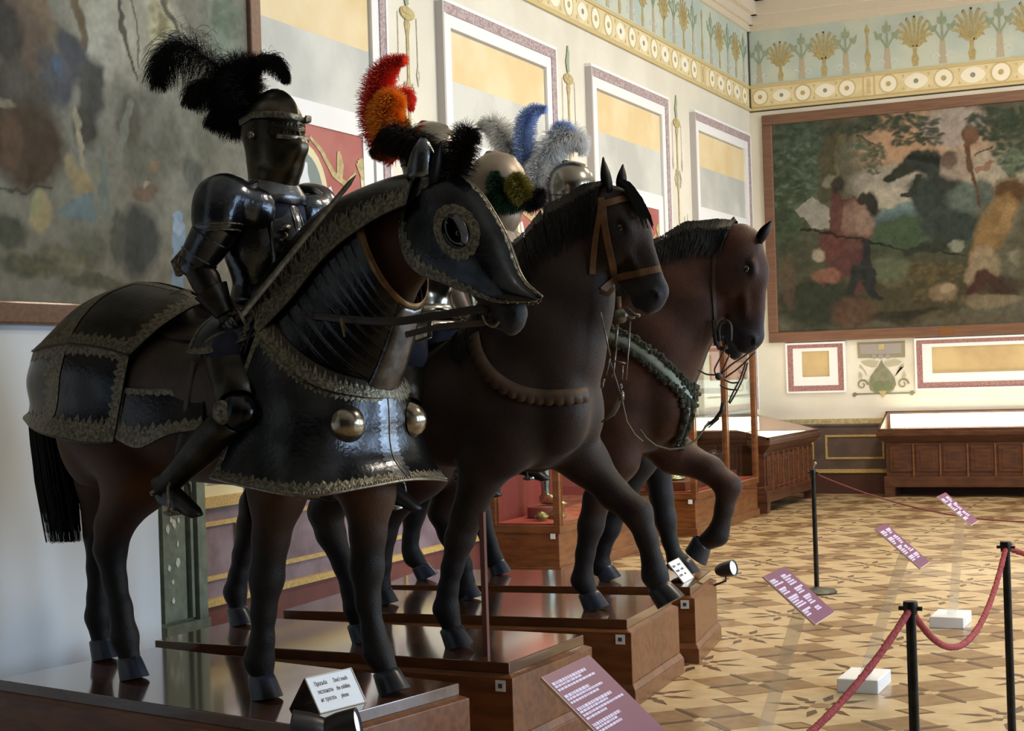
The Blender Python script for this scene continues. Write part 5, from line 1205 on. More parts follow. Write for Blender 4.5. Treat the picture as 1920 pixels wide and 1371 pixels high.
g = MB(); g.tube([cha.p(0, i/60) for i in range(61)], .005, 6); g.tube([cha.p(1, i/60) for i in range(61)], .005, 6); g.tube([cha.p(.5, i/60)+cha.n(.5, i/60)*.004 for i in range(61)], .005, 6)
for i in range(26):
    for u_ in (.02, .98): g.ball(cha.p(u_, i/26)+cha.n(u_, i/26)*.006, .0045, 6)
g.build('rolled_edge', EDGE, ch, smooth=True)
for s_ in (-1, 1):
    g = MB(); loop = []; lo2 = []
    for i in range(29):
        q = 2*math.pi*i/28; up = max(0, math.sin(q)); loop.append(Hv(.205+.064*math.cos(q), .035+.038*math.sin(q), s_*(.122+.004*math.cos(2*q)))); lo2.append(Hv(.205+.062*math.cos(q), .040+.038*math.sin(q), s_*(.136+.02*up)))
    lo3 = [Hv(.205+.082*math.cos(2*math.pi*i/28), .033+.056*math.sin(2*math.pi*i/28), s_*.118) for i in range(29)]
    g.grid([lo3, loop, lo2]); g.build('eye_guard', BRT, ch, smooth=True, solid=.004)
    g = MB(); ra_ = []
    for R0 in (1.0, 1.25, 1.55):
        row = []
        for i in range(49):
            q = 2*math.pi*i/48; z_ = R0*(1+(.12*abs(math.sin(q*8)) if R0 > 1.5 else 0)); p_ = Hv(.205+.080*z_*math.cos(q), .033+.054*z_*math.sin(q), 0)
            best = min((cha.G[a_][b_] for a_ in range(cha.nv) for b_ in range(cha.nu) if cha.G[a_][b_].y*s_ > .02), key=lambda v_: (Vector((v_.x, 0, v_.z))-Vector((p_.x, 0, p_.z))).length_squared)
            row.append(V3(p_.x, best.y+s_*.007, p_.z))
        ra_.append([ (row[i-1]+row[i]*2+row[(i+1) % 49])/4 if 0 < i < 48 else row[i] for i in range(49)])
    g.grid(ra_); g.build('etched_border', ETCH, ch, smooth=True)
    g = MB(); c_ = Hv(-.13, .03, s_*.095); rows = []
    for i in range(9):
        f_ = i/8; rr_ = .058*(1-.8*f_**2.6); rows.append([c_+Vector((.03*f_, s_*.02*f_, +.15*f_-.03))+Vector((rr_*math.cos(q), rr_*math.sin(q), 0)) for q in [math.radians(-130+260*j/12+(-40 if s_ < 0 else 40)) for j in range(13)]])
    g.grid(rows); g.build('ear_guard', BRT, ch, smooth=True, solid=.004)
# crown plumes of the chanfron
plume('plume', ch, [([PX(1, 858, 372), PX(1, 852, 330), PX(1, 862, 285), PX(1, 876, 250), PX(1, 884, 262)], .075, .22, 2600), ([PX(1, 850, 350), PX(1, 838, 318), PX(1, 850, 290)], .06, .3, 1100)], fmat('plume_black_brown', '1d1815', '33261f'), 3)
plume('plume', ch, [([PX(1, 845, 330, .03), PX(1, 810, 296, .03), PX(1, 768, 262, .03), PX(1, 728, 256, .03), PX(1, 702, 284, .03)], .085, .62, 4200)], fmat('plume_dark_brown', '2a1f19', '1b1512'), 4)
plume('plume', ch, [([PX(1, 745, 272, .05), PX(1, 720, 272, .05), PX(1, 706, 292, .05)], .06, .6, 900)], fmat('plume_rust', '8e4420', 'a85a2a'), 14)
# reins of horse 1 and breast strap
g = MB(); rp = cat_rom([PX(1, 585, 592, -.22), PX(1, 660, 600, -.22), PX(1, 740, 603, -.20), PX(1, 820, 592, -.14), PX(1, 900, 580, -.08), PX(1, 915, 588, -.06)], 6)
g.tube(rp, [(.016, .004)]*len(rp), 8, up=(0, 0, 1)); g.build('rein', mat('rein_leather', '211915', .5), bard, smooth=True)
g = MB(); rp = cat_rom([PX(1, 760, 628, -.20), PX(1, 830, 612, -.15), PX(1, 900, 606, -.08), PX(1, 925, 600, -.05)], 6); g.tube(rp, [(.012, .003)]*len(rp), 8, up=(0, 0, 1)); g.build('rein', LEATH, bard, smooth=True)
g = MB(); g.tube(cat_rom([PX(1, 905, 590, -.07), PX(1, 912, 606, -.07), PX(1, 926, 612, -.06), PX(1, 938, 602, -.05)], 5), .006, 6); g.build('bit_bar', EDGE, bard, smooth=True)
g = MB(); rp = [PX(1, 640, 596, -.26), PX(1, 646, 632, -.26)]; g.tube(rp, [(.012, .004), (.006, .003)], 6); g.build('strap_end', BRONZ, bard)
# saddle
g = MB()
for s_ in (-1, 1):
    f = Surf([[V3(x, s_*y, z) for x, y, z in q] for q in (((-.12, .05, 1.60), (.1, .06, 1.52), (.35, .06, 1.52), (.52, .05, 1.58)), ((-.12, .22, 1.52), (.1, .26, 1.46), (.35, .26, 1.46), (.52, .23, 1.50)), ((-.14, .335, 1.36), (.1, .35, 1.36), (.33, .35, 1.36), (.5, .33, 1.38)), ((-.13, .35, 1.16), (.08, .365, 1.14), (.3, .365, 1.14), (.44, .35, 1.16)))], 5, ref)
    f.plate('saddle_flap', LEATH, bard, .012)
S_ = Surf([[V3(-.15, y, z) for y, z in ((-.2, 1.58), (-.12, 1.68), (0, 1.72), (.12, 1.68), (.2, 1.58))], [V3(.0, y, z) for y, z in ((-.22, 1.50), (-.12, 1.545), (0, 1.56), (.12, 1.545), (.22, 1.50))], [V3(.3, y, z) for y, z in ((-.22, 1.50), (-.12, 1.545), (0, 1.56), (.12, 1.545), (.22, 1.50))], [V3(.5, y, z) for y, z in ((-.24, 1.52), (-.14, 1.66), (0, 1.72), (.14, 1.66), (.24, 1.52))]], 5)
sd_ = S_.plate('saddle', LEATH, bard, .03)
po = Surf([[V3(.50, y, z) for y, z in ((-.30, 1.44), (-.2, 1.62), (0, 1.72), (.2, 1.62), (.30, 1.44))], [V3(.56, y, z) for y, z in ((-.32, 1.42), (-.22, 1.58), (0, 1.66), (.22, 1.58), (.32, 1.42))]], 6, ref)
pp_ = po.plate('saddle_bow', DST, sd_, .006); g = MB(); po.band(g, 'v', 0, 1, .5, 0, 1, 24); g.build('etched_border', ETCH, pp_, smooth=True)
g = MB()   # stirrup leather
g.tube([V3(.30, -.36, 1.40), V3(.24, -.385, 1.1), V3(.17, -.38, .92)], [(.014, .003)]*3, 6, up=(1, 0, 0)); g.build('stirrup_leather', LEATH, bard)
# ------------------------------------------------------------------ riders: suits of armour
BLUE = mat('blue_cloth', '1c2036', .9, col2='161a2c', scale=20)
SHOE = mat('black_shoe', '1d1d1e', .4)
POL = mat('polished_plate', 'a3a098', .2, 1.0, col2='96938c', scale=12)
def knight(k, label, dx, dz, main, trim, dome=False, foot_dx=0.0, detail=True, torso=None, hs=1.10):
    c, d, n, a, L_, w = pframe(k); base = V3(.33+dx, 0, 1.45+dz); R = Matrix.Rotation(a, 3, 'Z')
    t = thing('armoured_rider', label, 'suit of armour', c+V3(0, 0, PH)+R @ base, a, 'armoured riders on the horses')
    DEFT[0] = Matrix.Translation((-.33, 0, -1.45)); torso = torso or main
    # body core (dark mannequin) in one continuous surface
    S = Sdf((-.1, -.5, 1.2), (.85, .5, 2.3), .016)
    S.rc((.33, 0, 1.55), (.38, 0, 1.75), .13, .12, .05, 1.15); S.rc((.38, 0, 1.75), (.41, 0, 2.0), .12, .14, .05, 1.2); S.rc((.41, 0, 2.0), (.43, 0, 2.22), .09, .06, .04)
    for s_ in (-1, 1):
        S.rc((.40, s_*.12, 2.06), (.40, s_*.22, 2.05), .07, .06, .03); S.rc((.33, s_*.10, 1.55), (.44, s_*.27, 1.42), .11, .10, .04)
    S.rc((.40, -.23, 2.05), (.31, -.33, 1.80), .055, .045, .03); S.rc((.31, -.33, 1.80), (.40, -.27, 1.60), .045, .035, .03)
    S.rc((.40, .23, 2.05), (.48, .36, 1.84), .055, .045, .03); S.rc((.48, .36, 1.84), (.60, .14, 1.62), .045, .035, .03)
    sdf_object(S, 'body', BLUE, t)
    # cuirass
    S = Sdf((.15, -.28, 1.58), (.68, .28, 2.18), .009)
    S.el((.385, 0, 1.90), (.165, .215, .24), .04); S.rc((.37, 0, 1.72), (.37, 0, 1.66), .125, .135, .05, 1.15)
    S.rc((.50, 0, 1.74), (.545, 0, 1.86), .03, .04, .07); S.rc((.545, 0, 1.86), (.50, 0, 2.05), .04, .03, .07); S.rc((.37, 0, 1.64), (.37, 0, 1.615), .15, .165, .02, 1.1)
    S.el((.43, 0, 2.24), (.11, .10, .12), .03, sub=True)
    cu_ = sdf_object(S, 'cuirass', torso, t)
    if detail:
        g = MB(); P_ = [(.515, 1.72), (.565, 1.80), (.582, 1.88), (.565, 1.97), (.525, 2.06)]
        for s_ in (-1, 1): g.tube([V3(x+.004, s_*.022, z) for x, z in P_], .004, 6)
        g.tube([V3(x+.0, 0, z) for x, z in P_], [(.022, .008)]*5, 8, up=(0, 1, 0)); g.build('breast_band', BRT, cu_, smooth=True)
        for s_ in (-1, 1):
            g = MB(); g.tube([V3(x, s_*y, z) for x, y, z in ((.50, .085, 2.05), (.525, .125, 1.95), (.53, .11, 1.82), (.485, .09, 1.70))], [(.014, .005)]*4, 8); g.build('side_band', BRT, cu_, smooth=True)
        g = MB(); g.slab([V3(.555, -.10, 1.93), V3(.565, -.075, 1.955), V3(.575, -.05, 1.95), V3(.572, -.07, 1.925)], V3(.006, -.004, 0)); g.tube([V3(.545, -.105, 1.90), V3(.585, -.11, 1.885), V3(.60, -.10, 1.90), V3(.585, -.095, 1.915)], .007, 6); g.build('lance_rest', EDGE, cu_, smooth=True)
        for y_ in (-.07, .05):
            Rb = Matrix.Translation((.575, y_, 1.72)) @ Matrix.Rotation(math.radians(80), 4, 'Y'); g = MB(); g.lathe([(0, .022), (.02, .02), (.036, .010), (.042, 0)], 20, Rb); g.build('round_boss', steelmat('boss_dull', '7b7a78', '5c5b58', .3, .9, 30), cu_, smooth=True)
    # gorget
    g = MB(); rows = []
    for i, (rx, ry, z, cx) in enumerate(((.085, .08, 2.215, .435), (.092, .086, 2.19, .435), (.088, .084, 2.185, .435), (.10, .10, 2.15, .43), (.125, .15, 2.11, .42), (.14, .185, 2.075, .41))):
        rows.append([V3(cx+rx*math.cos(q), ry*math.sin(q), z-.03*math.cos(q)*(i/5)) for q in [2*math.pi*j/32 for j in range(32)]])
    g.grid(rows, cv=True); go = g.build('gorget', BRT if detail else main, t, smooth=True, solid=.004)
    # fauld and tassets
    for i in range(3):
        g = MB(); rows = []
        for (e, z) in ((0, 1.66-.035*i), (.012+.012*i, 1.615-.035*i)):
            rows.append([V3(.36+(.165+e+.012*i)*math.cos(q), (.175+e+.016*i)*math.sin(q), z) for q in [2*math.pi*j/32 for j in range(32)]])
        g.grid(rows, cv=True); g.build('fauld_lame', main, t, smooth=True, solid=.004)
    for s_ in (-1, 1):
        Ts = Surf([[V3(.28, s_*.20, 1.60), V3(.40, s_*.20, 1.60), V3(.50, s_*.13, 1.60)], [V3(.27, s_*.30, 1.53), V3(.40, s_*.30, 1.535), V3(.54, s_*.20, 1.56)], [V3(.27, s_*.37, 1.43), V3(.42, s_*.365, 1.43), V3(.58, s_*.27, 1.49)]], 6, V3(.36, 0, 1.4))
        ts = Ts.plate('tasset', main, t, .005); g = MB(); Ts.band(g, 'v', 1, -1, .12, 0, 1, 8 if detail else 0); Ts.band(g, 'u', 1, -1, .09, 0, 1, 0); Ts.band(g, 'u', 0, 1, .09, 0, 1, 0); g.build('etched_border', trim, ts, smooth=True)
        # shoulder
        S = Sdf((.2, -.45, 1.86) if s_ < 0 else (.2, .08, 1.86), (.66, -.08, 2.24) if s_ < 0 else (.66, .45, 2.24), .009)
        S.el((.395, s_*.25, 2.055), (.13, .125, .115), .03); S.el((.40, s_*.30, 1.98), (.112, .095, .11), .04)
        S.el((.50, s_*.16, 2.02), (.055, .09, .085), .03); S.el((.505, s_*.155, 1.86), (.06, .10, .07), .01, sub=True); S.el((.39, s_*.30, 1.87), (.2, .2, .055), .01, sub=True)
        pa = sdf_object(S, 'pauldron', main, t)
        if detail:
            for z_, r_ in ((1.925, .098), (1.95, .108)):
                g = MB(); g.tube([V3(.40+r_*math.cos(q), s_*.295+r_*.88*math.sin(q), z_) for q in [2*math.pi*j/28 for j in range(29)]], .004, 6); g.build('lame_edge', trim, pa, smooth=True)
            g = MB(); g.tube(cat_rom([V3(.44, s_*.12, 2.13), V3(.50, s_*.16, 2.12), V3(.50, s_*.22, 2.10), V3(.44, s_*.30, 2.10), V3(.36, s_*.30, 2.12), V3(.31, s_*.22, 2.14)], 6), [(.016, .005)]*31, 6, up=(0, 0, 1)); g.build('haute_piece', DSTM, pa, smooth=True)
            g = MB(); g.tube([V3(.40, s_*.325, 2.12), V3(.40, s_*.372, 2.05), V3(.40, s_*.375, 1.96)], [(.022, .005)]*3, 8, up=(1, 0, 0)); g.build('etched_border', BRONZ, pa, smooth=True)
        SH = V3(.40, s_*.29, 1.95); EL = V3(.31, -.34, 1.80) if s_ < 0 else V3(.48, .37, 1.85); HA = V3(.405, -.275, 1.585) if s_ < 0 else V3(.62, .13, 1.61)
        g = MB(); g.tube([SH, SH.lerp(EL, .3), SH.lerp(EL, .33), SH.lerp(EL, .8), SH.lerp(EL, .83), EL], [.090, .086, .091, .080, .085, .070], 18); g.build('upper_arm_plate', main, t, smooth=True, angle=35)
        g = MB(); g.ball(EL, (.068, .064, .066), 16); ou = (EL-V3(.42, 0, 1.85)).normalized()
        g.build('couter', main, t, smooth=True)
        g = MB(); g.tube([EL+V3(-.03, 0, .03), EL+V3(-.07, s_*.03, -.01), EL+V3(-.075, s_*.03, -.05)], [(.05, .006), (.04, .006), (.01, .004)], 10); g.tube([EL+V3(.045*math.cos(q), s_*(.05), .045*math.sin(q)+.0) for q in [math.pi*j/8 for j in range(9)]], .006, 6); g.build('couter_wing', trim, t, smooth=True)
        g = MB(); g.tube([EL.lerp(HA, .1), EL.lerp(HA, .35), EL.lerp(HA, .5), EL.lerp(HA, .52), EL.lerp(HA, .85), EL.lerp(HA, .98)], [.060, .064, .056, .074, .050, .042], 18); g.build('vambrace', main if not detail else DSTM, t, smooth=True, angle=35)
        # gauntlet: palm, four fingers and thumb round the grip or rein
        GA = ((PX(1, 668, 328, -.22)-PX(1, 440, 588, -.29)).normalized() if s_ < 0 else V3(.5, -.6, .1).normalized()); F_ = (HA-EL).normalized(); G0 = HA+F_*.055
        ol = (F_-GA*F_.dot(GA)).normalized(); od = GA.cross(ol); od = od if od.dot(V3(0, -1, .2)) > 0 else -od
        g = MB(); pc = G0-ol*.028+od*.012
        g.tube([HA-F_*.01, HA+F_*.015, pc+ol*.012], [(.036, .030), (.042, .024), (.044, .020)], 12, up=GA); ga = g.build('gauntlet', DSTM if detail else main, t, smooth=True)
        for i, (o_, l_) in enumerate(((.033, .92), (.011, 1.0), (-.011, .95), (-.032, .80))):
            pts = [G0+GA*o_+(ol*math.sin(q)+od*math.cos(q))*.027*(1.05 if j < 3 else 1) for j, q in enumerate([math.radians(-65+ (230*l_)*j/6) for j in range(7)])]
            g = MB(); g.tube(pts, [.0125, .0125, .012, .0115, .011, .010, .008], 8); g.build('finger', trim if detail and i % 2 else main, ga, smooth=True)
        pts = [G0+GA*.045-ol*.035+od*.004, G0+GA*.055-ol*.012-od*.018, G0+GA*.048+ol*.012-od*.026, G0+GA*.04+ol*.030-od*.012]
        g = MB(); g.tube(pts, [.014, .013, .012, .009], 8); g.build('thumb', main, ga, smooth=True)
        # leg
        HP, KN = V3(.33, s_*.17, 1.49), V3(.60, s_*.40, 1.19); AN = V3(.145+foot_dx, s_*.40, .885); TO = V3(.33+foot_dx, s_*.405, .785)
        if not detail: KN, AN, TO = V3(.50, s_*.39, 1.13), V3(.36, s_*.39, .80), V3(.53, s_*.395, .70)
        lm = DSTM
        g = MB(); g.tube([HP, HP.lerp(KN, .3), HP.lerp(KN, .45)], [.115, .108, .10], 18); g.build('breeches', BLUE, t, smooth=True)
        m_ = HP.lerp(KN, .30)
        g = MB(); g.tube([m_+V3(-.02, 0, .02), HP.lerp(KN, .36), HP.lerp(KN, .7), HP.lerp(KN, .9)], [.118, .112, .092, .076], 20, cap=False); cq = g.build('cuisse', DSTM, t, smooth=True, solid=.005)
        ud = (KN-HP).normalized(); e1 = ud.cross(V3(0, 0, 1)).normalized(); e2 = ud.cross(e1)
        g = MB(); g.tube([m_+V3(-.02, 0, .02)+(e1*math.cos(q)+e2*math.sin(q))*.119 for q in [2*math.pi*j/28 for j in range(29)]], .009, 8); g.build('cuisse_rim', trim, cq, smooth=True)
        g = MB(); g.ball(KN, (.078, .072, .075), 18); g.ball(KN+V3(.045, 0, -.005), (.045, .045, .05), 14); po_ = g.build('poleyn', DST, t, smooth=True)
        g = MB(); Rk = Matrix.Translation(KN+V3(-.03, s_*.062, 0)) @ Matrix.Rotation(math.radians(-90*s_), 4, 'X'); g.lathe([(0, .022), (.028, .018), (.046, .006), (.05, 0)], 20, Rk); g.build('side_wing', trim, po_, smooth=True)
        g = MB(); g.tube([KN.lerp(AN, .08), KN.lerp(AN, .2), KN.lerp(AN, .42), KN.lerp(AN, .75), KN.lerp(AN, .93), KN.lerp(AN, 1.0)], [.066, .070, .074, .056, .050, .062], 18, cap=False); gr = g.build('greave', DSTM, t, smooth=True, solid=.004)
        g = MB(); g.tube([KN.lerp(AN, f_)+V3(-.05, s_*.0, -.05) for f_ in (.1, .5, .95)], [(.012, .004)]*3, 6); g.tube([AN+V3(.055*math.cos(q), .05*math.sin(q), .018*math.cos(q)-.012) for q in [2*math.pi*j/20 for j in range(21)]], .009, 6); g.build('greave_trim', trim, gr, smooth=True)
        g = MB(); g.tube([AN+V3(-.03, 0, -.02), AN+V3(.0, 0, -.03), AN.lerp(TO, .35)+V3(0, 0, -.008), AN.lerp(TO, .7)-V3(0, 0, .006), TO, TO+V3(.035, 0, -.008)], [(.03, .03), (.048, .042), (.047, .043), (.038, .045), (.026, .038), (.008, .016)], 14, up=(0, 0, 1)); sh_ = g.build('shoe' if detail else 'sabaton', SHOE, t, smooth=True)
        if not detail or s_ > 0 or True:
            g = MB(); q0 = AN.lerp(TO, .55); g.tube([q0+V3(0, -.065, -.045), q0+V3(0, .065, -.045)], [(.012, .035)]*2, 8, up=(0, 0, 1)); g.tube([q0+V3(0, -.065, -.045), q0+V3(-.01, -.055, .06), q0+V3(-.03, 0, .12), q0+V3(-.01, .055, .06), q0+V3(0, .065, -.045)], .006, 6); g.build('stirrup', STIR if not detail else EDGE, t, smooth=True)
    DEFT[0] = None
    # helmet
    O = V3(.435, 0, 2.335)-V3(.33, 0, 1.45); S = Sdf((-.2, -.17, -.26), (.24, .17, .24), .0065)
    if not dome:
        S.el((-.005, 0, .03), (.135, .108, .135), .03); S.el((-.005, 0, .045), (.143, .022, .145), .03)
        S.el((.015, 0, -.08), (.118, .10, .125), .03); S.rc((.07, 0, .01), (.13, 0, -.03), .075, .035, .03); S.rc((.115, 0, -.04), (.05, 0, -.17), .04, .055, .05); S.rc((0, 0, -.15), (0, 0, -.20), .085, .09, .02)
        S.rc((.02, 0, -.165), (.02, 0, -.168), .09, .09, .01)
    else:
        S.el((0, 0, .06), (.145, .125, .145), .02); S.rc((-.13, 0, .07), (-.05, 0, .195), .012, .014, .02, .6); S.rc((-.05, 0, .195), (.07, 0, .18), .014, .012, .02, .6); S.el((.01, 0, -.07), (.125, .105, .13), .03); S.rc((.09, 0, -.01), (.14, 0, -.03), .06, .03, .03); S.rc((0, 0, -.15), (0, 0, -.19), .085, .09, .02)
    for z_ in (.045, .018) if not dome else (.01,):
        for j in range(-7, 8):
            q = math.radians(j*8.5); S.rc((.145*math.cos(q)+.02, .125*math.sin(q), z_), (.30*math.cos(q), .27*math.sin(q), z_), .0065, .012, .003, sub=True)
            S.rc((.112*math.cos(q)+.02, .095*math.sin(q), z_), (.19*math.cos(q)+.02, .16*math.sin(q), z_), .0055, .007, .002, sub=True)
    he = sdf_object(S, 'helmet', main if dome else steelmat('helmet_steel', '5d584d', '37342e', .3, .85, 6), t); he.location = O; he.rotation_euler = (0, math.radians(7), 0)
    if hs != 1: he.scale = (hs, hs, hs)
    if not dome:
        g = MB()
        for s_ in (-1, 1): g.tube([V3(.155, s_*.012, .075), V3(.135, s_*.06, .078), V3(.09, s_*.098, .08), V3(.0, s_*.115, .075), V3(-.09, s_*.095, .05)], [(.013, .004)]*5, 8, up=(0, 0, 1))
        g.build('brow_band', ETCH, he, smooth=True)
        g = MB(); g.tube([V3(.162, 0, .0), V3(.14, -.05, -.002), V3(.105, -.085, .0)], [(.009, .004)]*3, 8, up=(0, 0, 1)); g.tube([V3(.162, 0, .0), V3(.14, .05, -.002), V3(.105, .085, .0)], [(.009, .004)]*3, 8, up=(0, 0, 1)); g.tube([V3(.150, -.006, -.05), V3(.10, -.02, -.14), V3(.07, -.03, -.185)], [(.006, .004)]*3, 6); g.build('visor_ridge', EDGE, he, smooth=True)
        g = MB()
        for s_ in (-1, 1): g.tube([V3(.0, s_*.108, .0), V3(0, s_*.124, 0)], [.018, .012], 14)
        g.build('visor_pivot', EDGE, he, smooth=True)
    else:
        g = MB(); g.tube([V3(.13*math.cos(q), .112*math.sin(q), .0) for q in [2*math.pi*j/32 for j in range(33)]], [(.008, .004)]*33, 6, up=(0, 0, 1)); g.build('brow_band', trim, he, smooth=True)
    return t, he
STIR = steelmat('stirrup_steel', 'b9c2c8', '8b9398', .22, .95, 14)
def hp(k, he, t, px, py, ly=0.0):    # photograph pixel to helmet frame
    q = PX(k, px, py, ly); c, d, n, a, L_, w = pframe(k); Wp = Matrix.Translation(c+V3(0, 0, PH)) @ Matrix.Rotation(a, 4, 'Z') @ q
    M_ = Matrix.Translation(t.location) @ Matrix.Rotation(a, 4, 'Z') @ Matrix.Translation(he.location) @ he.rotation_euler.to_matrix().to_4x4() @ Matrix.Diagonal((*he.scale, 1))
    return M_.inverted() @ Wp
t1, he1 = knight(1, 'dark steel armoured rider with black plume and sword, on the nearest horse', 0, 0, steelmat('rider_steel', '565c66', '3e434b', .2), ETCH)
PB = fmat('plume_black', '121110', '1c1b1d')
F = lambda L_, ly=0: [hp(1, he1, t1, x, y, ly) for x, y in L_]
plume('plume', he1, [(F([(468, 235), (445, 210), (428, 180), (432, 145), (455, 122), (480, 125)]), .095, .25, 3200), (F([(478, 215), (460, 185), (452, 150), (480, 122)], -.05), .09, .3, 2400), (F([(462, 235), (435, 215), (420, 190)], .05), .09, .5, 2000),
    (F([(445, 165), (400, 118), (350, 86), (318, 94), (299, 126), (297, 150)], -.03), .15, .85, 1000), (F([(440, 190), (405, 165), (372, 165), (352, 190)], .0), .10, .8, 1100), (F([(445, 215), (410, 215), (392, 232)], .0), .07, .8, 500),
    (F([(455, 125), (490, 108), (515, 112), (532, 132), (538, 150)], -.02), .06, .85, 1300)], PB, 1)
# his sword, held in the right gauntlet
A_, B_ = PX(1, 668, 328, -.22), PX(1, 440, 588, -.29); u = (A_-B_).normalized(); c, d, n, a, L_, w = pframe(1)
HAp = V3(.405, -.275, 1.585); EL_ = V3(.31, -.34, 1.80); G0 = HAp+(HAp-EL_).normalized()*.055
sw = thing('sword', 'long straight sword held upright-slanting in the nearest rider\'s right gauntlet', 'sword', c+V3(0, 0, PH)+Matrix.Rotation(a, 3, 'Z') @ G0, a)
Lb = (A_-G0).length; u = (A_-G0).normalized(); sd = u.cross(V3(0, 1, 0)).normalized()
g = MB(); g.tube([u*.07, u*.10, u*(Lb*.95), u*Lb], [(.019, .004), (.018, .004), (.012, .003), (.001, .001)], 8, up=sd); g.build('blade', steelmat('blade_steel', '8a8274', '6c665a', .35, .9, 30), sw, smooth=True, angle=30)
g = MB(); g.tube([u*.065-sd*.09, u*.07, u*.065+sd*.09], [.008, .010, .008], 8); g.build('cross_guard', EDGE, sw, smooth=True)
g = MB(); g.tube([-u*.06, u*.065], .013, 10); g.build('grip', LEATH, sw, smooth=True)
g = MB(); g.ball(-u*.08, .022, 12); g.build('pommel', EDGE, sw, smooth=True)

t2, he2 = knight(2, 'polished armoured rider with red and orange plume, on the dark brown horse', .02, 0, POL, DSTM, True, detail=False)
F = lambda L_, ly=0: [hp(2, he2, t2, x, y, ly) for x, y in L_]
plume('plume', he2, [(F([(742, 300), (712, 265), (702, 215), (706, 160), (730, 122), (758, 112)]), .075, .12, 3600), (F([(735, 230), (718, 190), (722, 150), (745, 120)], .02), .06, .15, 1600), (F([(725, 205), (742, 178), (765, 178), (772, 205)], -.03), .05, .5, 1300)], fmat('plume_red', 'f0483a', 'ff6a50'), 5, .0022)
plume('plume', he2, [(F([(738, 290), (727, 250), (724, 215), (736, 188), (750, 200)], -.12), .08, .12, 4200), (F([(745, 280), (742, 240), (744, 210)], -.13), .06, .12, 2000)], fmat('plume_orange', 'ff9a2c', 'ffab48'), 6, .0022)
plume('plume', he2, [(F([(755, 262), (752, 240), (748, 232)], -.12), .05, .3, 900)], PB, 7)
t3, he3 = knight(3, 'armoured rider with round tan-coloured helmet and green feather, on the reddish brown horse', -.25, -.01, mat('satin_tan_steel', '94887a', .45, .6, col2='84786a', scale=9), BRT, True, detail=False, hs=1.22)
F = lambda L_, ly=0: [hp(3, he3, t3, x, y, ly) for x, y in L_]
plume('plume', he3, [(F([(985, 378), (950, 372), (930, 345), (928, 322)], -.14), .06, .35, 1700), (F([(975, 385), (930, 380), (900, 382)], -.14), .055, .5, 1400)], fmat('plume_green', '23452f', '1c3826'), 8, .002)
plume('plume', he3, [(F([(985, 378), (972, 350), (960, 330)], -.17), .06, .25, 1700)], fmat('plume_olive', '6f6a24', '8a8238'), 9, .002)
plume('plume', he3, [(F([(1005, 392), (1000, 372), (1020, 360)], -.12), .06, .4, 1300)], PB, 10)
t4, he4 = knight(4, 'polished armoured rider with blue and white plume, on the farthest horse', -.21, .09, POL, BRT, True, detail=False)
F = lambda L_, ly=0: [hp(4, he4, t4, x, y, ly) for x, y in L_]
plume('plume', he4, [(F([(1010, 370), (990, 330), (984, 280), (984, 235), (1000, 208), (1022, 205)]), .07, .12, 3400), (F([(1035, 262), (1045, 240), (1062, 236), (1078, 246)], -.02), .04, .3, 1100)], fmat('plume_blue', 'bcd0f4', '9cb6e6'), 11, .0022)
plume('plume', he4, [(F([(1015, 390), (1022, 330), (1034, 280), (1060, 255), (1088, 262), (1094, 285)]), .10, .35, 3800), (F([(1010, 380), (1008, 330), (1018, 290)], -.04), .09, .2, 2600), (F([(1005, 385), (985, 340), (965, 300), (950, 270)], .04), .09, .2, 2200)], fmat('plume_white', 'f0f0f0', 'dcdee2'), 12, .0018)
plume('plume', he4, [(F([(1000, 370), (975, 320), (950, 270), (925, 232), (902, 236)], .06), .10, .35, 3000)], fmat('plume_pale', 'dcdcd8', 'e8e8e4'), 13, .0014)
# heavier stirrup plate with a small tag under the second rider
g = MB(); q = PX(2, 742, 918, -.40)

# ------------------------------------------------------------------ tack of horse 2
TAN = mat('tan_leather', '6e4c28', .55, col2='5a3e22', scale=20, bump=.2)
CHAIN = steelmat('chain_steel', '8a847c', '6c675f', .35, .9, 40)
br = bpy.data.objects.new('bridle', None); COL.objects.link(br); br.parent = h2
strap(2, [(1128, 372), (1126, 400), (1118, 450), (1110, 515)], .014, 'cheek_strap', TAN, br)
strap(2, [(1130, 378), (1136, 430), (1148, 490), (1156, 530), (1160, 560)], .016, 'cheek_strap', TAN, br)
strap(2, [(1126, 384), (1145, 380), (1168, 374), (1190, 372)], .016, 'brow_band', TAN, br)
strap(2, [(1128, 545), (1152, 524), (1180, 516), (1210, 510), (1243, 503)], .016, 'nose_band', TAN, br)
g = MB(); bp = lambda x, y, ly=-.12: PX(2, x, y, ly)
g.tube([bp(1160, 556), bp(1162, 590)], .012, 8); g.tube([bp(1152, 540), bp(1140, 552), bp(1125, 546)], [(.012, .004)]*3, 8); g.build('chin_strap', TAN, br, smooth=True)
g = MB(); g.lathe([(0, .02), (.025, .017), (.034, .006), (.036, 0)], 16, Matrix.Translation(bp(1164, 592)) @ Matrix.Rotation(math.radians(90), 4, 'X')); g.tube([bp(1175, 575), bp(1190, 590), bp(1200, 592)], .008, 6); g.tube([bp(1172, 596), bp(1190, 595)], .007, 6); g.build('bit_boss', CHAIN, br, smooth=True)
g = MB()
for L_ in ([(1158, 608), (1154, 650)], [(1156, 650), (1150, 700), (1146, 708)], [(1182, 602), (1178, 660), (1174, 712)], [(1126, 585), (1136, 630), (1144, 668)], [(1144, 672), (1136, 705)], [(1151, 677), (1173, 682)], [(1168, 686), (1166, 712)]): g.tube([bp(*q) for q in L_], .004 if L_[0][0] != 1158 else .007, 6)
g.build('bit_shank', CHAIN, br, smooth=True)
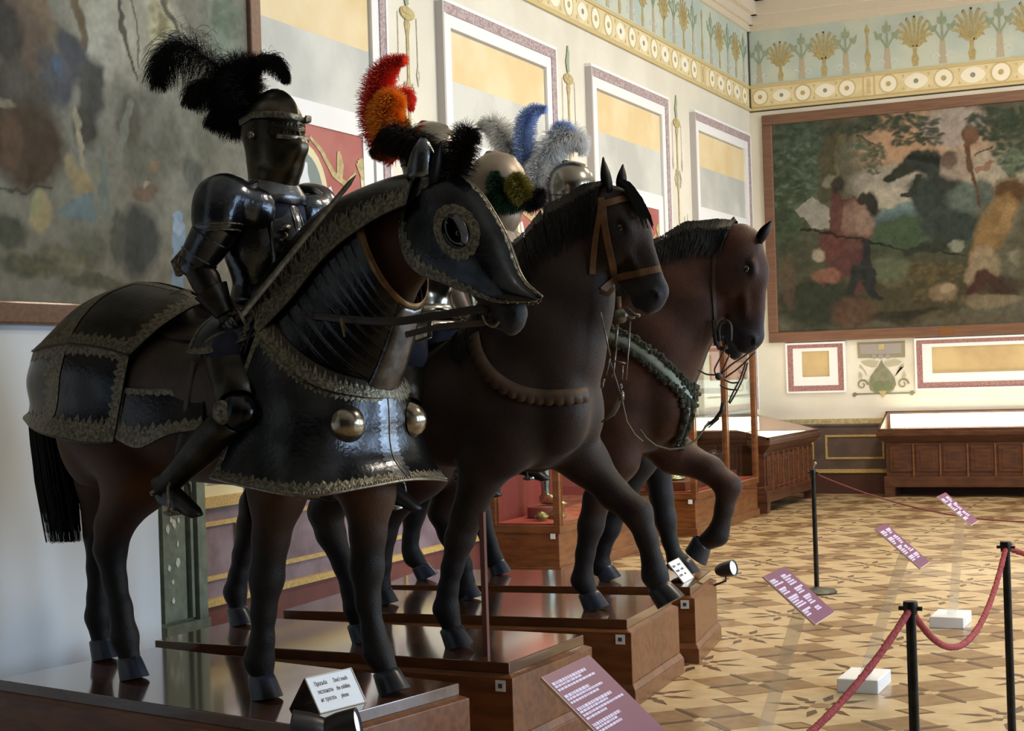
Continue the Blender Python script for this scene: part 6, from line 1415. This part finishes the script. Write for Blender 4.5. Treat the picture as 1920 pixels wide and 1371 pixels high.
def chain(g, P, r=.007, step=.022, wire=.0025):
    P = cat_rom(P, 10); i = 0; acc = 0; last = P[0]; k_ = 0
    for p in P[1:]:
        acc += (p-last).length; last_p = last; last = p
        if acc > step:
            acc = 0; tn = (p-last_p).normalized(); s1 = tn.cross(V3(.2, 1, .1)).normalized(); s2 = tn.cross(s1); e = s1 if k_ % 2 else s2; k_ += 1
            g.tube([p+tn*(r*1.5*math.cos(q))+e*(r*math.sin(q)) for q in [2*math.pi*j/8 for j in range(9)]], wire, 4, cap=False)
g = MB(); chain(g, [bp(1136, 705), bp(1128, 725)]); chain(g, [bp(1164, 712), bp(1166, 745)]); g.tube([bp(1166, 735), bp(1166, 750)], .012, 8); g.build('curb_chain', CHAIN, br, smooth=True)
g = MB(); g.tube([bp(1164, 748), bp(1150, 775), bp(1128, 792)], [(.014, .004), (.012, .004), (.004, .002)], 8); g.tube([bp(1145, 680), bp(1166, 748), bp(1175, 790), bp(1190, 815), bp(1205, 828)], .004, 6); g.build('rein_end', mat('pale_cord', '6a6152', .7), br, smooth=True)
def collar(k, pix, w, name, m, parent, zig=0, zside=1, off=.012, amp=.35):
    pts, nr = [], []
    for q in cat_rom([(x, y, 0) for x, y in pix], 10):
        p, nn = HIT(k, q.x, q.y, off)
        if p is None or (pts and (p-pts[-1]).length > .15): continue
        pts.append(p); nr.append(nn)
    for it in range(4):
        pts = [pts[0]]+[(pts[i-1]+pts[i]*2+pts[i+1])/4 for i in range(1, len(pts)-1)]+[pts[-1]]; nr = [nr[0]]+[(nr[i-1]+nr[i]*2+nr[i+1]).normalized() for i in range(1, len(nr)-1)]+[nr[-1]]
    A, B = [], []; m_ = len(pts)*4
    for i in range(m_):
        f_ = i/(m_-1)*(len(pts)-1.001); j = int(f_); p = pts[j].lerp(pts[j+1], f_-j); nn = nr[j].lerp(nr[j+1], f_-j).normalized(); t_ = (pts[min(j+1, len(pts)-1)]-pts[max(j-1, 0)]).normalized(); sd = t_.cross(nn).normalized()
        z = 1+amp*abs(math.sin(f_/(len(pts)-1)*math.pi*zig)) if zig else 1
        A.append(p-sd*w*(z if zside < 0 else 1)); B.append(p+sd*w*(z if zside > 0 else 1))
    g = MB(); g.grid([A, [(a_+b_)/2+nr[min(int(i/4), len(nr)-1)]*.006 for i, (a_, b_) in enumerate(zip(A, B))], B]); return g.build(name, m, parent, smooth=True, solid=.006), A, B, nr
co, A2_, B2_, n2_ = collar(2, [(893, 628), (900, 668), (925, 706), (965, 732), (1010, 743), (1060, 744), (1098, 738)], .032, 'breast_collar', mat('collar_leather', '4f3826', .6, col2='413020', scale=14), h2, 17, 1)
# tack of horse 3
DKL = mat('dark_tack', '1f1a18', .5)
br3 = bpy.data.objects.new('bridle', None); COL.objects.link(br3); br3.parent = h3
strap(3, [(1348, 428), (1342, 470), (1338, 530), (1340, 600), (1342, 625)], .009, 'cheek_strap', mat('dark_brown_strap', '35251b', .55), br3)
g = MB(); bq = lambda x, y, ly=-.10: PX(3, x, y, ly)
g.tube(cat_rom([bq(1350, 640), bq(1348, 620), bq(1352, 606), bq(1362, 602), bq(1370, 612), bq(1370, 640)], 6), .011, 8); g.build('bit_ring', DKL, br3, smooth=True)
g = MB(); g.tube([bq(1338, 600), bq(1342, 640), bq(1350, 655)], .012, 8)
for x in (1338, 1346, 1354): g.tube([bq(x, 628), bq(x+2, 648)], .005, 6)
g.tube([bq(1336, 630), bq(1358, 632)], .006, 6); g.tube([bq(1350, 655), bq(1364, 650)], .012, 8); g.build('bit_buckle', DKL, br3, smooth=True)
g = MB()
for L_ in ([(1362, 648), (1350, 672), (1340, 692), (1342, 702)], [(1418, 650), (1395, 668), (1370, 685), (1352, 702)], [(1416, 660), (1385, 690), (1360, 708)], [(1368, 665), (1352, 700)], [(1310, 694), (1325, 702), (1342, 703)], [(1398, 680), (1388, 710), (1375, 735), (1366, 755)], [(1402, 680), (1392, 712), (1378, 740), (1368, 757)], [(1358, 712), (1372, 718), (1385, 717)], [(1350, 722), (1366, 730), (1384, 731)]): g.tube(cat_rom([bq(*q) for q in L_], 4), .0045, 6)
g.ball(bq(1348, 706), .022, 10); g.build('rein', mat('grey_rein', '3c3533', .5), br3, smooth=True)
g = MB(); g.tube([bq(1356, 755), bq(1353, 772), bq(1340, 788), bq(1322, 800)], [.012, .013, .010, .006], 8); g.build('rein_buckle', DKL, br3, smooth=True)
g = MB(); g.tube([bq(x, y, -.28+.18*i/7) for i, (x, y) in enumerate([(1200, 806), (1212, 822), (1230, 836), (1256, 843), (1282, 840), (1304, 826), (1318, 808), (1330, 790)])], .0055, 6); g.build('long_rein', mat('olive_cord', '5c5a44', .6), br3, smooth=True)
g = MB()
for s_ in (0, .028): g.tube([bq(1320+s_*300, 802), bq(1340+s_*300, 785)], .004, 5)
g.build('tassel', DKL, br3)
VEL = mat('green_velvet', 'a3b0a2', .9, col2='90a090', scale=8, sheen=.4)
LEAFM = mat('velvet_leaf_edge', '3a3a26', .9, col2='25281c', scale=30, sheen=.2)
def leafy(A, nr, parent, seed, r=.013):
    rng = random.Random(seed); g = MB()
    for i in range(0, len(A), 2):
        nn = nr[min(i//4, len(nr)-1)]
        for q in range(2):
            p = A[i]+V3(rng.uniform(-.01, .01), rng.uniform(-.008, .008), rng.uniform(-.012, .012))+nn*rng.uniform(.002, .01); g.ball(p, (r*rng.uniform(.7, 1.3), r*rng.uniform(.5, .9), r*rng.uniform(.7, 1.3)), 6)
    return g.build('leaf_border', LEAFM, parent)
for j, pix in enumerate(([(1112, 612), (1150, 630), (1195, 652), (1240, 688), (1270, 722), (1290, 748)], [(1286, 752), (1284, 780), (1274, 812), (1268, 836)])):
    v, A_, B_, n_ = collar(3, pix, .036 if j == 0 else .026, 'velvet_collar', VEL, h3, 0, 1, .016)
    leafy(A_, n_, v, 1); leafy(B_, n_, v, 2)
g = MB(); rng = random.Random(9)
for i in range(60):
    p, nn = HIT(3, 1290+rng.uniform(-16, 22), 740+rng.uniform(-22, 22), .02)
    if p is not None: g.ball(p, .014, 6)
g.build('collar_rosette', LEAFM, h3)
